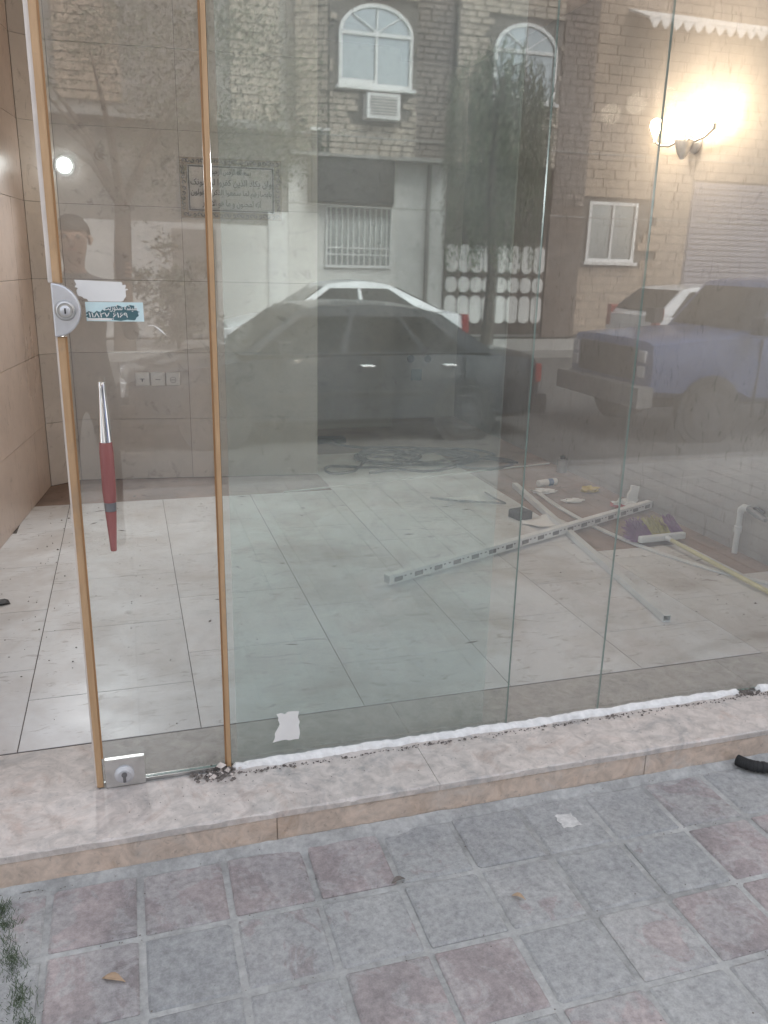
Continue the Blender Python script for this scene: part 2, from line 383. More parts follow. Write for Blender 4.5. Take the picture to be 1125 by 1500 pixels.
# ------------------------------------------------------------------ ground, sidewalk, road
SWZ = -0.11
struct(MB().box(-150, 150, -150, 120, -0.7, -0.45).build('ground', MAT['concrete']))
struct(MB().box(-60, 60, -13.3, -4.2, -0.45, -0.20).build('road', MAT['asphalt']))
sw = struct(MB().box(-30, 30, -4.0, -0.275, -0.45, SWZ - 0.006).build('sidewalk', MAT['mortar']))
struct(MB().box(-30, 30, -4.2, -4.003, -0.45, -0.105, bv=0.02).build('kerb', MAT['kerbstone']))
struct(MB().box(-60, 60, -13.5, -13.303, -0.45, -0.03, bv=0.02).build('far_kerb', MAT['concrete']))
struct(MB().box(-60, 60, -16.0, -13.503, -0.45, -0.05).build('far_sidewalk', MAT['concrete']))
PX, PY = 0.2355, 0.2405
def paver_mesh(k):
    r = random.Random(k); mb = MB(); hx, hy = PX / 2 - 0.0095, PY / 2 - 0.0095
    # eight-point rim with chipped corners, a worn, slightly domed top
    def rim(s, z):
        pts = []
        for (cx, cy_) in ((-1, -1), (1, -1), (1, 1), (-1, 1)):
            c1 = 0.002 + r.random() ** 2 * 0.012; c2 = 0.002 + r.random() ** 2 * 0.012
            X, Y = cx * (hx - s), cy_ * (hy - s)
            a = (X, Y - cy_ * c1, z); b = (X - cx * c2, Y, z)
            pts += [a, b] if cx * cy_ > 0 else [b, a]
        return pts
    r2 = r.random(); st = r.getstate(); a = rim(0, -0.03); r.setstate(st); b = rim(0, -0.004); r.setstate(st); c = rim(0.006, 0.0)
    vv = a + b + c + [(0, 0, 0.0012)]
    ff = []
    for i in range(8):
        j = (i + 1) % 8
        ff += [(i, j, 8 + j, 8 + i), (8 + i, 8 + j, 16 + j, 16 + i), (16 + i, 16 + j, 24)]
    mb.add(vv, ff); return mb
pmeshes = []
for k in range(5):
    o = paver_mesh(k).build('paver', MAT['paver'], sw); pmeshes.append(o.data)
    if k == 0: first_paver = o
    else: bpy.data.objects.remove(o)
stuff = MB(); cnt = 0
for i in range(-34, 36):
    for j in range(0, 15):
        x = 0.41 + PX * (i + 0.5); y = -0.29 - PY * (j + 0.5)
        near = -1.3 < x < 3.1 and y > -1.75
        dz = rnd.uniform(-0.002, 0.002)
        if near:
            o = first_paver if cnt == 0 else bpy.data.objects.new('paver', pmeshes[rnd.randrange(5)])
            if cnt: COL.objects.link(o); o.parent = sw
            o.location = (x + rnd.uniform(-.002, .002), y + rnd.uniform(-.002, .002), SWZ + dz)
            o.rotation_euler = (rnd.uniform(-.008, .008), rnd.uniform(-.008, .008), rnd.choice((0, math.pi / 2, math.pi)) * 0 + rnd.uniform(-.008, .008))
            cnt += 1
        elif j < 15:
            stuff.box(x - PX / 2 + .01, x + PX / 2 - .01, y - PY / 2 + .01, y + PY / 2 - .01, SWZ - .03, SWZ + dz, bv=0.004)
tag(stuff.build('far_pavers', MAT['paver'], sw), kind='stuff')

# ------------------------------------------------------------------ shop floor, sill
fl = struct(MB().box(-1.3, 3.40, 0.262, 6.05, -0.30, -0.004).build('shop_floor', MAT['screed']))
GX, GY = 0.5965, 0.61
for k in range(-1, 7):
    x0 = -0.433 + GX * k; x1 = x0 + GX
    if x0 < -1.2: continue
    ys = [0.2665]; y = 0.616 if k % 2 == 0 else 0.87
    lim = 3.27 if x0 < 1.2 else (4.42 if x0 < 2.4 else (1.62 if x0 < 2.9 else 1.1))
    x1 = min(x1, 3.375)
    while y < lim - 0.05: ys.append(y); y += GY
    ys.append(lim)
    for a, b in zip(ys[:-1], ys[1:]):
        xl = x0
        if k == -1: xl = max(x0, -1.03 + 0.122 * a)       # cut along the skewed left wall
        o = MB().box(xl + .0017, x1 - .0017, a + .0017, b - .0017, -0.012, 0.0, bv=0.0008).build('floor_tile', MAT['floor_tile'] if x0 < 2.4 else MAT['floor_tile_dusty'], fl)
g = MB().box(-1.2, 2.55, 0.265, 3.27, -0.0035, -0.0018).box(1.36, 2.55, 3.2702, 4.42, -0.0035, -0.0018).build('grout', MAT['grout'], fl)

sill = struct(MB().box(-2.2, 3.9, -0.2455, 0.2595, -0.40, -0.0305).build('door_sill', MAT['concrete']))
sx = [-2.2, -1.02, 0.86, 2.30, 3.9]; sxi = [-2.2, -0.168, 0.86, 2.30, 3.9]
for a, b in zip(sxi[:-1], sxi[1:]):
    MB().box(a + .0008, b - .0008, -0.0135, 0.2620, -0.030, -0.001, bv=0.0015).build('sill_slab', MAT['sill_dimmed'] if a > -0.3 else MAT['sill_stone'], sill)
def chipped(x0, x1, yf, yb, z0, z1, seed, chip=.004):
    r = random.Random(seed); n = max(4, int((x1 - x0) / .02)); vv = []; ff = []; c = 0
    for i in range(n + 1):
        x = lerp_(x0, x1, i / n); c = max(.001, .75 * c + .25 * .0035 + r.gauss(0, .0012)); k = c + (r.uniform(.004, .011) if r.random() < .045 else 0)
        vv += [(x, yf, z0), (x, yf, z1 - k), (x, yf + k * r.uniform(.8, 1.4), z1), (x, yb, z1), (x, yb, z0)]
    for i in range(n):
        for q in range(5): ff.append((i * 5 + q, i * 5 + (q + 1) % 5, i * 5 + 5 + (q + 1) % 5, i * 5 + 5 + q))
    ff += [tuple(range(5)), tuple(range(n * 5, n * 5 + 5))]
    return MB().add(vv, ff)
def lerp_(a, b, t): return a + (b - a) * t
for i, (a, b) in enumerate(zip(sx[:-1], sx[1:])):
    chipped(a + .0008, b - .0008, -0.262, -0.014, -0.022, 0.0, 50 + i).build('sill_slab', MAT['sill_stone'], sill)
rx = [-2.2, -0.93, 0.34, 1.62, 2.9, 3.9]
for i, (a, b) in enumerate(zip(rx[:-1], rx[1:])):
    chipped(a + .0012, b - .0012, -0.2575 - 0.002 * (i % 2), -0.246, -0.20, -0.0235, 70 + i).build('riser_slab', MAT['riser_stone'], sill)

# ------------------------------------------------------------------ inner walls, each clad with large tiles
WH = 3.45
ZJ = [0.0, 0.45, 0.93, 1.43, 1.92, 2.41, 2.90, WH]
def tiled_wall(name, p, q, first, step, mat, thick=0.18):
    d = Vector((q[0] - p[0], q[1] - p[1])); L = d.length; a = math.atan2(d.y, d.x)
    w = struct(MB().box(0, L, 0.010, thick, -0.1, WH).build(name, MAT['grout'], None, (p[0], p[1], 0), a))
    xs = [0.0]; x = first
    while x < L - 0.05: xs.append(x); x += step
    xs.append(L)
    for u0, u1 in zip(xs[:-1], xs[1:]):
        for z0, z1 in zip(ZJ[:-1], ZJ[1:]):
            yy = rnd.uniform(-0.0008, 0.0008)
            MB().box(u0 + .0013, u1 - .0013, yy, 0.0098, z0 + .0013, z1 - .0013).build('wall_tile', mat, w)
    return w
MAT['wall_tile_lamplit'] = mat_tile('wall_tile_lamplit', (0.72, 0.60, 0.53), (0.62, 0.50, 0.43), 0.5, 0.8, 0.22, 0.9)  # peach here is the lamp's warm light put into the tile colour
tiled_wall('wall_left', (-1.045, 0.005), (-0.587, 3.787), 0.55, 0.97, MAT['wall_tile_lamplit'])
tiled_wall('wall_corner', (-0.585, 3.790), (-0.386, 3.925), 0.5, 0.97, MAT['wall_tile'])
tiled_wall('wall_back', (-0.384, 3.924), (1.352, 3.742), 0.80, 0.97, MAT['wall_tile'])
struct(MB().box(1.15, 1.350, 3.90, 5.80, -0.1, WH).build('wall_partition', MAT['plaster_wall']))
struct(MB().box(1.34, 2.52, 5.55, 6.21, -0.1, WH - .001).build('wall_alcove', MAT['plaster_wall']))
nb = struct(MB().box(2.51, 3.39, 6.0, 6.2, -0.1, WH - .002).build('wall_alcove_deep', MAT['plaster_wall']))
struct(MB().box(-0.52, -0.30, 3.965, 4.2, -0.1, WH - .001).build('leak_filler', MAT['plaster_wall']))  # unseen fillers added behind the corners to stop daylight leaking in
struct(MB().box(-0.80, -0.612, 3.80, 4.0, -0.1, WH - .001).build('leak_filler', MAT['plaster_wall']))
struct(MB().box(3.38, 3.60, -0.005, 6.21, -0.1, WH).build('wall_right', MAT['plaster_wall']))
struct(MB().box(-1.5, 3.7, 0.03, 6.3, WH + .002, WH + 0.2).build('shop_ceiling', MAT['ceiling']))
for (x, z) in ((2.86, 0.63), (3.05, 0.63)):                    # water outlets left open in the alcove wall
    M = T3(x, 6.0, z) @ R3('X', math.pi / 2)
    MB().lathe([(0.040, 0), (0.040, 0.012), (0.026, 0.012), (0.026, 0.004)], 16, M).build('pipe_outlet', MAT['black'], nb)
MB().box(2.87, 2.99, 5.992, 5.9995, 0.40, 0.52).build('outlet_plate', MAT['ink_blue'], nb)

# the shop's own building round the opening
ob = empty('shop_building', (1.2, 0.1, -0.1), 0, 'stone faced shop building around the glass shopfront', 'building')
def part(mb, name, mat, par, **k):
    o = mb.build(name, mat, None, **k); o.parent = par; o.matrix_parent_inverse = Matrix.Translation(par.location).inverted() if par.type == 'EMPTY' and not any(par.rotation_euler) else Matrix.Identity(4)
    return o
part(MB().box(-2.6, -1.24, -0.03, 0.5, 0.001, 3.659), 'pillar', MAT['riser_stone'], ob)
part(MB().box(3.602, 4.8, -0.03, 0.5, 0.001, 3.659), 'pillar', MAT['riser_stone'], ob)
part(MB().box(-1.238, 3.6, -0.028, 0.029, 3.405, 3.60), 'lintel', MAT['concrete'], ob)
part(MB().box(-8, 12, -0.05, 6.2, 3.66, 4.6), 'upper_wall', MAT['riser_stone'], ob)

# ------------------------------------------------------------------ glass panes
GT = 0.010
def pane(name, x0, x1, y, mat, label, z0=0.004, z1=3.400, cat='glass pane', edge='glass_edge'):
    mb = MB(); yy0, yy1 = y, y + GT
    vv = [(x0, yy0, z0), (x1, yy0, z0), (x1, yy1, z0), (x0, yy1, z0), (x0, yy0, z1), (x1, yy0, z1), (x1, yy1, z1), (x0, yy1, z1)]
    mb.add(vv, [(0, 1, 5, 4), (2, 3, 7, 6)], 0); mb.add(vv, [(3, 2, 1, 0), (1, 2, 6, 5), (3, 0, 4, 7), (4, 5, 6, 7)], 1)
    o = mb.build(name, [mat, MAT[edge]]); bmesh_weld(o.data)
    if label: tag(o, label, cat)
    return o
def bmesh_weld(me):
    bm = bmesh.new(); bm.from_mesh(me); bmesh.ops.remove_doubles(bm, verts=bm.verts, dist=1e-5); bmesh.ops.recalc_face_normals(bm, faces=bm.faces); bm.to_mesh(me); bm.free()
pane('shop_window', 0.2375, 1.2105, 0.0, MAT['glass_green'], 'greenish fixed shop window pane with torn white paper scrap near its foot')
pane('sliding_leaf', 0.262, 1.135, 0.040, MAT['glass_green'], edge='glass_green', label= 'open clear glass leaf parked behind the greenish fixed shop window', z0=0.006, z1=3.39)
pane('shop_window', 1.2115, 1.5815, 0.0, MAT['glass'], 'narrow clear shop window pane between two bare vertical glass joints')
pane('shop_window', 1.5825, 3.3770, 0.0, MAT['glass'], 'wide clear shop window pane in front of the glowing wall lamp')

# the narrow glass door leaf
door = empty('glass_door', (0.035, 0.0, 0.0), 0, 'narrow glass door with tan edge strips, red wood handle and round lock', 'door')
DX = 0.035
def dpart(mb, name, mat, par=door, **k):
    o = mb.build(name, mat, None, **k); o.parent = par
    if par is door: o.matrix_parent_inverse = Matrix.Translation((DX, 0, 0)).inverted()
    return o
g = pane('glass', -0.1560, 0.2220, 0.0, MAT['glass'], None, z0=0.012); g.parent = door; g.matrix_parent_inverse = Matrix.Translation((DX, 0, 0)).inverted()
# left strip is cut by the lock
dpart(MB().box(-0.1745, -0.1562, -0.009, 0.020, 0.004, 1.372, bv=0.003), 'edge_strip', MAT['tan_strip'])
dpart(MB().box(-0.1745, -0.1562, -0.009, 0.020, 1.508, 3.400, bv=0.003), 'edge_strip', MAT['tan_strip'])
dpart(MB().box(-0.1560, -0.1505, -0.007, -0.0005, 0.102, 1.372), 'edge_lip', MAT['tan_dark'])
dpart(MB().box(-0.1560, -0.1505, -0.007, -0.0005, 1.508, 3.400), 'edge_lip', MAT['tan_dark'])
dpart(MB().box(-0.1860, -0.1748, -0.002, 0.014, 1.508, 3.400), 'brush_seal', MAT['white_brush'])
dpart(MB().box(-0.1800, -0.1748, 0.000, 0.012, 0.006, 1.372), 'brush_seal', MAT['white_brush'])
dpart(MB().box(0.2222, 0.2355, -0.010, 0.018, 0.004, 3.400, bv=0.003), 'edge_strip', MAT['tan_strip'])
dpart(MB().box(0.2170, 0.2220, -0.006, -0.0005, 0.012, 3.400), 'edge_lip', MAT['tan_dark'])
dpart(MB().box(-0.0300, 0.2160, -0.004, 0.014, 0.001, 0.0110), 'bottom_rail', MAT['steel'])
# round lock
def half_disc(cx, cz, r, n=28):
    return [(cx, cz - r)] + [(cx + r * math.cos(t), cz + r * math.sin(t)) for t in [(-math.pi / 2) + math.pi * k / n for k in range(1, n)]] + [(cx, cz + r)]
LZ = 1.44
lock = dpart(MB().prism(half_disc(-0.1790, LZ, 0.068), -0.026, -0.0012), 'lock_case', MAT['alu'], bevel=0.004)
MYf = lambda x, y, z: T3(x, y, z) @ R3('X', math.pi / 2)
def sub(mb, name, mat, par, **k):
    o = mb.build(name, mat, None, **k); o.parent = par; o.matrix_parent_inverse = par.matrix_world.inverted() if False else Matrix.Identity(4); return o
# sub parts of the lock are modelled in the lock's own space (which equals the world's)
sub(MB().lathe([(0.026, -0.002), (0.026, 0.004), (0.0225, 0.010), (0.019, 0.0112), (0.017, 0.008)], 28, MYf(-0.1480, -0.0262, LZ)), 'lock_ring', MAT['steel'], lock, smooth=True)
sub(MB().lathe([(0.0125, 0), (0.0125, 0.011), (0.0105, 0.0125)], 24, MYf(-0.1480, -0.0262, LZ)), 'lock_cylinder', MAT['alu'], lock, smooth=True)
sub(MB().box(-0.1498, -0.1462, -0.0408, -0.0386, LZ - 0.008, LZ + 0.006), 'keyhole', MAT['black'], lock)
# bottom patch lock
pl = dpart(MB().box(-0.1480, -0.0300, -0.018, -0.0012, 0.003, 0.100), 'bottom_lock_plate', MAT['steel'], bevel=0.002)
sub(MB().lathe([(0.030, 0), (0.029, 0.006), (0.020, 0.011), (0.019, 0.014), (0.012, 0.015)], 28, MYf(-0.0920, -0.0182, 0.046)), 'lock_boss', MAT['alu'], pl, smooth=True)
sub(MB().box(-0.0965, -0.0875, -0.0372, -0.0325, 0.026, 0.052), 'lock_keeper', MAT['alu_dark'], pl, bevel=0.002)
sub(MB().lathe([(0.0085, 0), (0.0085, 0.003), (0.005, 0.003)], 16, MYf(-0.0920, -0.0332, 0.052)), 'keyhole', MAT['alu_dark'], pl)
# pull handle, turned, chrome and red wood
hx, hy = -0.0730, -0.055
hz = [(1.258, 0.0085), (1.254, 0.0092), (1.240, 0.0086), (1.20, 0.0105), (1.14, 0.0140), (1.098, 0.0165)]
dpart(MB().lathe([(r, z) for z, r in reversed(hz)], 24, T3(hx, hy, 0)), 'handle_tip', MAT['chrome'], smooth=True)
dpart(MB().lathe([(0.0165, 0.930), (0.0185, 0.96), (0.0185, 1.07), (0.0165, 1.0975)], 24, T3(hx, hy, 0)), 'handle_grip', MAT['red_wood'], smooth=True)
dpart(MB().lathe([(0.0155, 0.905), (0.0165, 0.9295)], 24, T3(hx, hy, 0)), 'handle_collar', MAT['alu_dark'], smooth=True)
dpart(MB().lathe([(0.0075, 0.788), (0.0088, 0.792), (0.0088, 0.80), (0.0153, 0.9045)], 24, T3(hx, hy, 0)), 'handle_end', MAT['red_wood'], smooth=True)
for z in (1.125, 0.905):
    dpart(MB().tube([(hx, hy + .012, z), (hx, -0.001, z)], 0.007, 12), 'handle_standoff', MAT['chrome'], smooth=True)

# torn stickers and paper scraps on the glass
def torn(poly, jag, seed, edges=None, n=6):
    r = random.Random(seed); out = []
    for i in range(len(poly)):
        a, b = poly[i], poly[(i + 1) % len(poly)]
        out.append(a)
        if edges is None or i in edges:
            L = math.hypot(b[0] - a[0], b[1] - a[1]); nx, ny = -(b[1] - a[1]) / L, (b[0] - a[0]) / L
            for k in range(1, n):
                t = k / n + r.uniform(-.3, .3) / n; j = r.uniform(-jag, jag)
                out.append((a[0] + (b[0] - a[0]) * t + nx * j, a[1] + (b[1] - a[1]) * t + ny * j))
    return out
st = MB().prism(torn([(-0.1165, 1.478), (-0.122, 1.516), (-0.006, 1.512), (0.010, 1.492), (-0.010, 1.462), (-0.092, 1.462)], 0.005, 3, (0, 2, 3, 5), 7), -0.0016, -0.0006).build('torn_label', MAT['paper'])
tag(st, 'torn blank white label scraped off above the blue printed sticker', 'label')
stk = MB().prism([(-0.099, 1.4115), (0.0465, 1.4105), (0.0455, 1.4605), (-0.100, 1.4605)], -0.0016, -0.0006).build('printed_sticker', MAT['sticker_blue'])
tag(stk, 'pale blue sticker with Persian lettering and phone number beside round lock', 'sticker')
MB().prism(torn([(-0.098, 1.418), (0.022, 1.414), (0.036, 1.436), (0.018, 1.4525), (-0.035, 1.449), (-0.062, 1.436), (-0.098, 1.434)], 0.0035, 9, None, 6), -0.0021, -0.0017).build('printed_band', MAT['ink_blue'], stk)
text_mesh('lettering', shape_fa('شیشه سکوریت'), 0.085, 0.020, MAT['paper'], stk, (-0.012, -0.0024, 1.4455), depth=0.0003)
text_mesh('lettering', '۱۱۸۲۷ ۶۱۶۹', 0.098, 0.013, MAT['paper'], stk, (-0.044, -0.0024, 1.4275), depth=0.0003)
MB().prism(torn([(-0.096, 1.4135), (-0.04, 1.4135), (-0.03, 1.418), (-0.096, 1.4195)], 0.002, 19, (1, 2, 3), 5), -0.0027, -0.0022).build('torn_patch', MAT['paper'], stk)
arc = [(0.055 + 0.045 * t, -0.0015, 1.399 - 0.020 * t * t + 0.003 * math.sin(5 * t)) for t in [k / 8 for k in range(9)]]
tag(MB().tube(arc, [0.0006, 0.0009, 0.001, 0.0012, 0.0015, 0.0024, 0.0026, 0.002, 0.0006], 6).build('glue_streak', MAT['paper']), 'thin curved white glue streak right of the printed sticker', 'glue streak')
tag(MB().prism(torn([(0.372, 0.070), (0.458, 0.070), (0.460, 0.172), (0.385, 0.172), (0.392, 0.125)], 0.005, 5, None, 6), -0.0016, -0.0005).build('paper_scrap', MAT['paper']),
    'torn white paper scrap stuck low on the greenish shop window', 'paper')

# sealant bead along the foot of the panes: ragged
def bead(x0, x1, seed):
    r = random.Random(seed); mb = MB(); n = int((x1 - x0) / 0.012); ring = []
    w = 0.0; h = 0.0
    for i in range(n + 1):
        x = x0 + (x1 - x0) * i / n
        w = 0.75 * w + r.uniform(-.0035, .0035); h = 0.7 * h + r.uniform(-.003, .003)
        wy = 0.022 + w; hz_ = 0.017 + h
        if i in (0, n): wy, hz_ = 0.012, 0.006
        ring.append([(x, -0.0008, 0.0005), (x, -0.0008, hz_), (x, -0.010, hz_ * 0.9 + r.uniform(-.0015, .0015)), (x, -wy * .8, hz_ * .5 + r.uniform(-.0015, .0015)), (x, -wy, 0.0005)])
    vv = [p for rg in ring for p in rg]; ff = []
    for i in range(n):
        for k in range(5):
            l = (k + 1) % 5; ff.append((i * 5 + k, i * 5 + l, (i + 1) * 5 + l, (i + 1) * 5 + k))
    ff += [tuple(range(5)), tuple(range(n * 5, n * 5 + 5))]
    return mb.add(vv, ff)
tag(bead(0.238, 2.205, 1).build('sealant_bead', MAT['sealant']), 'long ragged white sealant bead under the greenish and clear panes', 'sealant')
tag(bead(2.285, 3.37, 2).build('sealant_bead', MAT['sealant']), 'short ragged white sealant bead beyond the dirty gap', 'sealant')
def rock(mb, x, y, z, s, r, mi=0):
    base = [(0, 0, 1), (0, 0, -.6), (1, 0, 0), (-1, 0, 0), (0, 1, 0), (0, -1, 0)]
    vv = [(x + a * s * r.uniform(.6, 1.2), y + b * s * r.uniform(.6, 1.2), z + c * s * r.uniform(.5, 1.0)) for a, b, c in base]
    mb.add(vv, [(0, 2, 4), (0, 4, 3), (0, 3, 5), (0, 5, 2), (1, 4, 2), (1, 3, 4), (1, 5, 3), (1, 2, 5)], mi)
r = random.Random(4); mb = MB()
for k in range(1100):
    x = r.uniform(0.25, 3.3); y = -0.034 - abs(r.gauss(0, 0.010)); s = r.choice((.0015, .002, .003, .004)) * (2.2 if r.random() < .06 else 1)
    if r.random() < 0.6 or math.sin(x * 9) + math.sin(x * 23) > 0.5: rock(mb, x, y, s * .5, s, r)
for k in range(90): rock(mb, r.gauss(2.245, .03), r.gauss(-0.02, .012), .003, r.uniform(.002, .007), r)
for k in range(120): rock(mb, r.uniform(-.1, 2.6), r.uniform(-.25, -.03), .0008, r.uniform(.0008, .0022), r)
tag(mb.build('crumbs', MAT['dirt']), 'loose dark dirt crumbs along the white sealant', 'dirt', kind='stuff')
mb = MB()
for k in range(150): rock(mb, r.gauss(0.185, .035), r.gauss(-0.030, .018), abs(r.gauss(.004, .004)), r.uniform(.003, .011), r, 0 if r.random() < .75 else 1)
rock(mb, 0.200, -0.022, 0.026, 0.018, r, 1); rock(mb, 0.222, -0.030, 0.012, 0.013, r, 1)
tag(mb.build('rubble_heap', [MAT['dirt'], MAT['sill_lip']]), 'small heap of dark rubble at the foot of the door strip', 'rubble', kind='stuff')
r = random.Random(14); mb = MB()
for k in range(420):
    x, y = r.uniform(-1.0, 2.8), r.uniform(-1.6, -0.27)
    if r.random() < .55: y = -0.53 - PY * r.randrange(0, 4) + r.gauss(0, .006)
    elif r.random() < .4: y = -0.275 - abs(r.gauss(0, .012))
    rock(mb, x, y, SWZ + .001, r.uniform(.0010, .0032), r)
tag(mb.build('sidewalk_grit', MAT['dirt']), 'fine dark grit scattered on the pavers', 'grit', kind='stuff')

# ------------------------------------------------------------------ things in the shop
# framed calligraphy plaque on the back wall
back_a = math.atan2(3.742 - 3.924, 1.352 + 0.384)
def back_pt(x, out=0.0):                                   # point on the tiled back wall at x
    t = (x + 0.384) / (1.352 + 0.384); y = 3.924 + t * (3.742 - 3.924)
    return (x + math.sin(back_a) * out, y - math.cos(back_a) * out)
bx, by = back_pt(0.755, 0.004)
pq = empty('calligraphy_plaque', (bx, by, 2.05), back_a, 'cut out brown calligraphy plaque with ornamental border on the back wall', 'plaque')
W2, H2 = 0.345, 0.195
def lpart(mb, name, mat, par, **k):
    o = mb.build(name, mat, None, **k); o.parent = par; return o
for (a, b, c, d) in ((-W2, W2, H2 - .045, H2), (-W2, W2, -H2, -H2 + .045), (-W2, -W2 + .05, -H2 + .0455, H2 - .0455), (W2 - .05, W2, -H2 + .0455, H2 - .0455)):
    lpart(MB().box(a, b, -0.006, 0.0, c, d), 'border', MAT['plaque'], pq)
r = random.Random(21); mb = MB()
def scroll(cx, cz, s, a0):
    pts = [(cx + s * (1 - t * .75) * math.cos(a0 + 5.2 * t), -0.0085, cz + s * (1 - t * .75) * math.sin(a0 + 5.2 * t)) for t in [k / 12 for k in range(13)]]
    mb.tube(pts, s * 0.2, 5)
for k in range(22):
    x = -W2 + .03 + k * (2 * W2 - .06) / 21
    scroll(x, H2 - .022, .015, k * 1.7); scroll(x, -H2 + .022, .015, k * 2.1)
for k in range(1, 10):
    z = -H2 + .03 + k * (2 * H2 - .06) / 10
    scroll(-W2 + .024, z, .015, k); scroll(W2 - .024, z, .015, -k)
lpart(mb, 'ornament', MAT['plaque_dark'], pq)
for (a, b, c, d) in ((-W2 + .055, W2 - .055, H2 - .058, H2 - .050), (-W2 + .055, W2 - .055, -H2 + .050, -H2 + .058), (-W2 + .055, -W2 + .063, -H2 + .0585, H2 - .0585), (W2 - .063, W2 - .055, -H2 + .0585, H2 - .0585)):
    lpart(MB().box(a, b, -0.007, 0.0, c, d), 'inner_frame', MAT['plaque_dark'], pq)
for k, (t, w, z) in enumerate((('بسم الله الرحمن الرحیم', 0.27, 0.102), ('وان یکاد الذین کفروا لیزلقونک', 0.55, 0.036), ('بابصارهم لما سمعوا الذکر و یقولون', 0.55, -0.032), ('انه لمجنون و ما هو الا ذکر', 0.40, -0.098))):
    text_mesh('calligraphy', shape_fa(t), w, 0.056, MAT['plaque_dark'], pq, (0, -0.004, z), depth=0.003)

# light switches
for k, (x, l, kind) in enumerate(((0.087, 'pale switch plate with cross shaped mark, outermost of the row beside two sockets', 0), (0.195, 'pale plate with a single dash, in the middle of the switch row', 1), (0.302, 'pale socket plate with round mark at the inner end of switch row', 2))):
    bx, by = back_pt(x, 0.002)
    e = empty('wall_switch', (bx, by, 0.745), back_a, l, 'switch', 'switch plates on the back wall')
    lpart(MB().box(-.049, .049, -.012, 0, -.050, .046), 'plate', MAT['switch_plastic'], e, bevel=.003)
    if kind == 0:
        lpart(MB().box(-.040, .040, -.016, -.0122, -.040, .036), 'rocker', MAT['switch_plastic'], e, bevel=.002)
        lpart(MB().box(-.016, .016, -.0175, -.0162, -.003, .002), 'mark', MAT['alu_dark'], e); lpart(MB().box(-.004, .004, -.0175, -.0162, -.020, -.0032), 'mark', MAT['alu_dark'], e)
    elif kind == 1:
        lpart(MB().box(-.046, .046, -.017, -.0122, .026, .040), 'lid', MAT['switch_plastic'], e); lpart(MB().box(-.018, .018, -.0135, -.0122, -.008, -.004), 'slot', MAT['alu_dark'], e)
    else:
        lpart(MB().box(-.046, .046, -.017, -.0122, .026, .040), 'lid', MAT['switch_plastic'], e)
        lpart(MB().tube([(.020 * math.cos(t), -.013, -.008 + .020 * math.sin(t)) for t in [2 * math.pi * i / 20 for i in range(20)]], .0016, 5, closed=True), 'socket_ring', MAT['alu_dark'], e)
        lpart(MB().box(-.014, .014, -.0135, -.0122, -.010, -.006), 'slot', MAT['alu_dark'], e)

# wall lamp on the right wall, two lit bulbs
wl_ = empty('wall_lamp', (3.378, 2.30, 2.33), 0, 'lit wall lamp with glowing bulbs on the right hand shop wall', 'lamp')
MX = R3('Y', -math.pi / 2)
lpart(MB().lathe([(0.062, 0), (0.062, 0.012), (0.045, 0.030), (0.018, 0.040)], 28, MX), 'wall_plate', MAT['alu'], wl_, smooth=True)
lpart(MB().lathe([(0.012, -0.12), (0.035, -0.085), (0.052, -0.03), (0.055, 0.0), (0.048, 0.012), (0.02, 0.02)], 28, T3(-0.085, 0, 0.02)), 'cup', MAT['steel'], wl_, smooth=True)
lpart(MB().tube([(-.03, 0, 0), (-.06, 0, .005), (-.085, 0, .01)], .010, 10), 'neck', MAT['steel'], wl_, smooth=True)
def arm(s):
    pts = [(-.085, .05 * s, .01), (-.095, .13 * s, -.012), (-.10, .22 * s, .0), (-.10, .28 * s, .03)]
    a = lpart(MB().tube(pts, .007, 10), 'arm', MAT['steel'], wl_, smooth=True)
    lpart(MB().lathe([(.014, 0), (.016, .03), (.013, .035)], 16, T3(-.10, .285 * s, .028)), 'bulb_holder', MAT['steel'], wl_, smooth=True)
    lpart(MB().lathe([(.012, .035), (.018, .05), (.032, .08), (.036, .10), (.030, .125), (.012, .138)], 20, T3(-.10, .285 * s, .028)), 'bulb', MAT['bulb'], wl_, smooth=True)
arm(1); arm(-1)
lpart(MB().lathe([(.014, .02), (.034, .06), (.046, .095), (.046, .125), (.034, .155), (.010, .172)], 24, T3(-.085, 0, .02)), 'bulb', MAT['bulb'], wl_, smooth=True)
for (dy, dz, e_) in ((0.285, .115, 2.2), (-0.285, .115, 2.2), (0.0, .125, 3.8)):  # unseen lights set well out from the bulbs to brighten the room
    ld = bpy.data.lights.new('lamp_fill', 'POINT'); ld.energy = e_; ld.color = (1.0, 0.83, 0.65); ld.shadow_soft_size = 0.06
    lo = bpy.data.objects.new('lamp_fill', ld); COL.objects.link(lo); lo.parent = wl_; lo.location = (-.42, dy, dz + .06)

# small white lamp in the back corner
bl = empty('bulkhead_lamp', (-0.325, 3.911, 2.155), -0.10, 'small round white lit lamp high in the back corner', 'lamp')
MBk = R3('X', math.pi / 2)
lpart(MB().lathe([(.062, 0), (.062, .018), (.050, .026)], 24, MBk), 'base', MAT['white_plastic'], bl, smooth=True)
lpart(MB().lathe([(.046, .026), (.044, .040), (.030, .052), (.008, .056)], 24, MBk), 'diffuser', MAT['led'], bl, smooth=True)

ld = bpy.data.lights.new('lamp_fill', 'SPOT'); ld.energy = 30; ld.color = (0.95, 0.985, 1.0); ld.shadow_soft_size = 0.10; ld.spot_size = math.radians(108); ld.spot_blend = 1.0  # fill spot added before the small lamp to brighten floor and interior
lo = bpy.data.objects.new('lamp_fill', ld); COL.objects.link(lo); lo.location = (-.318, 3.80, 2.15)
lo.rotation_euler = (Vector((-.318, 3.80, 2.15)) - Vector((0.75, 0.9, 0.0))).to_track_quat('Z', 'Y').to_euler()

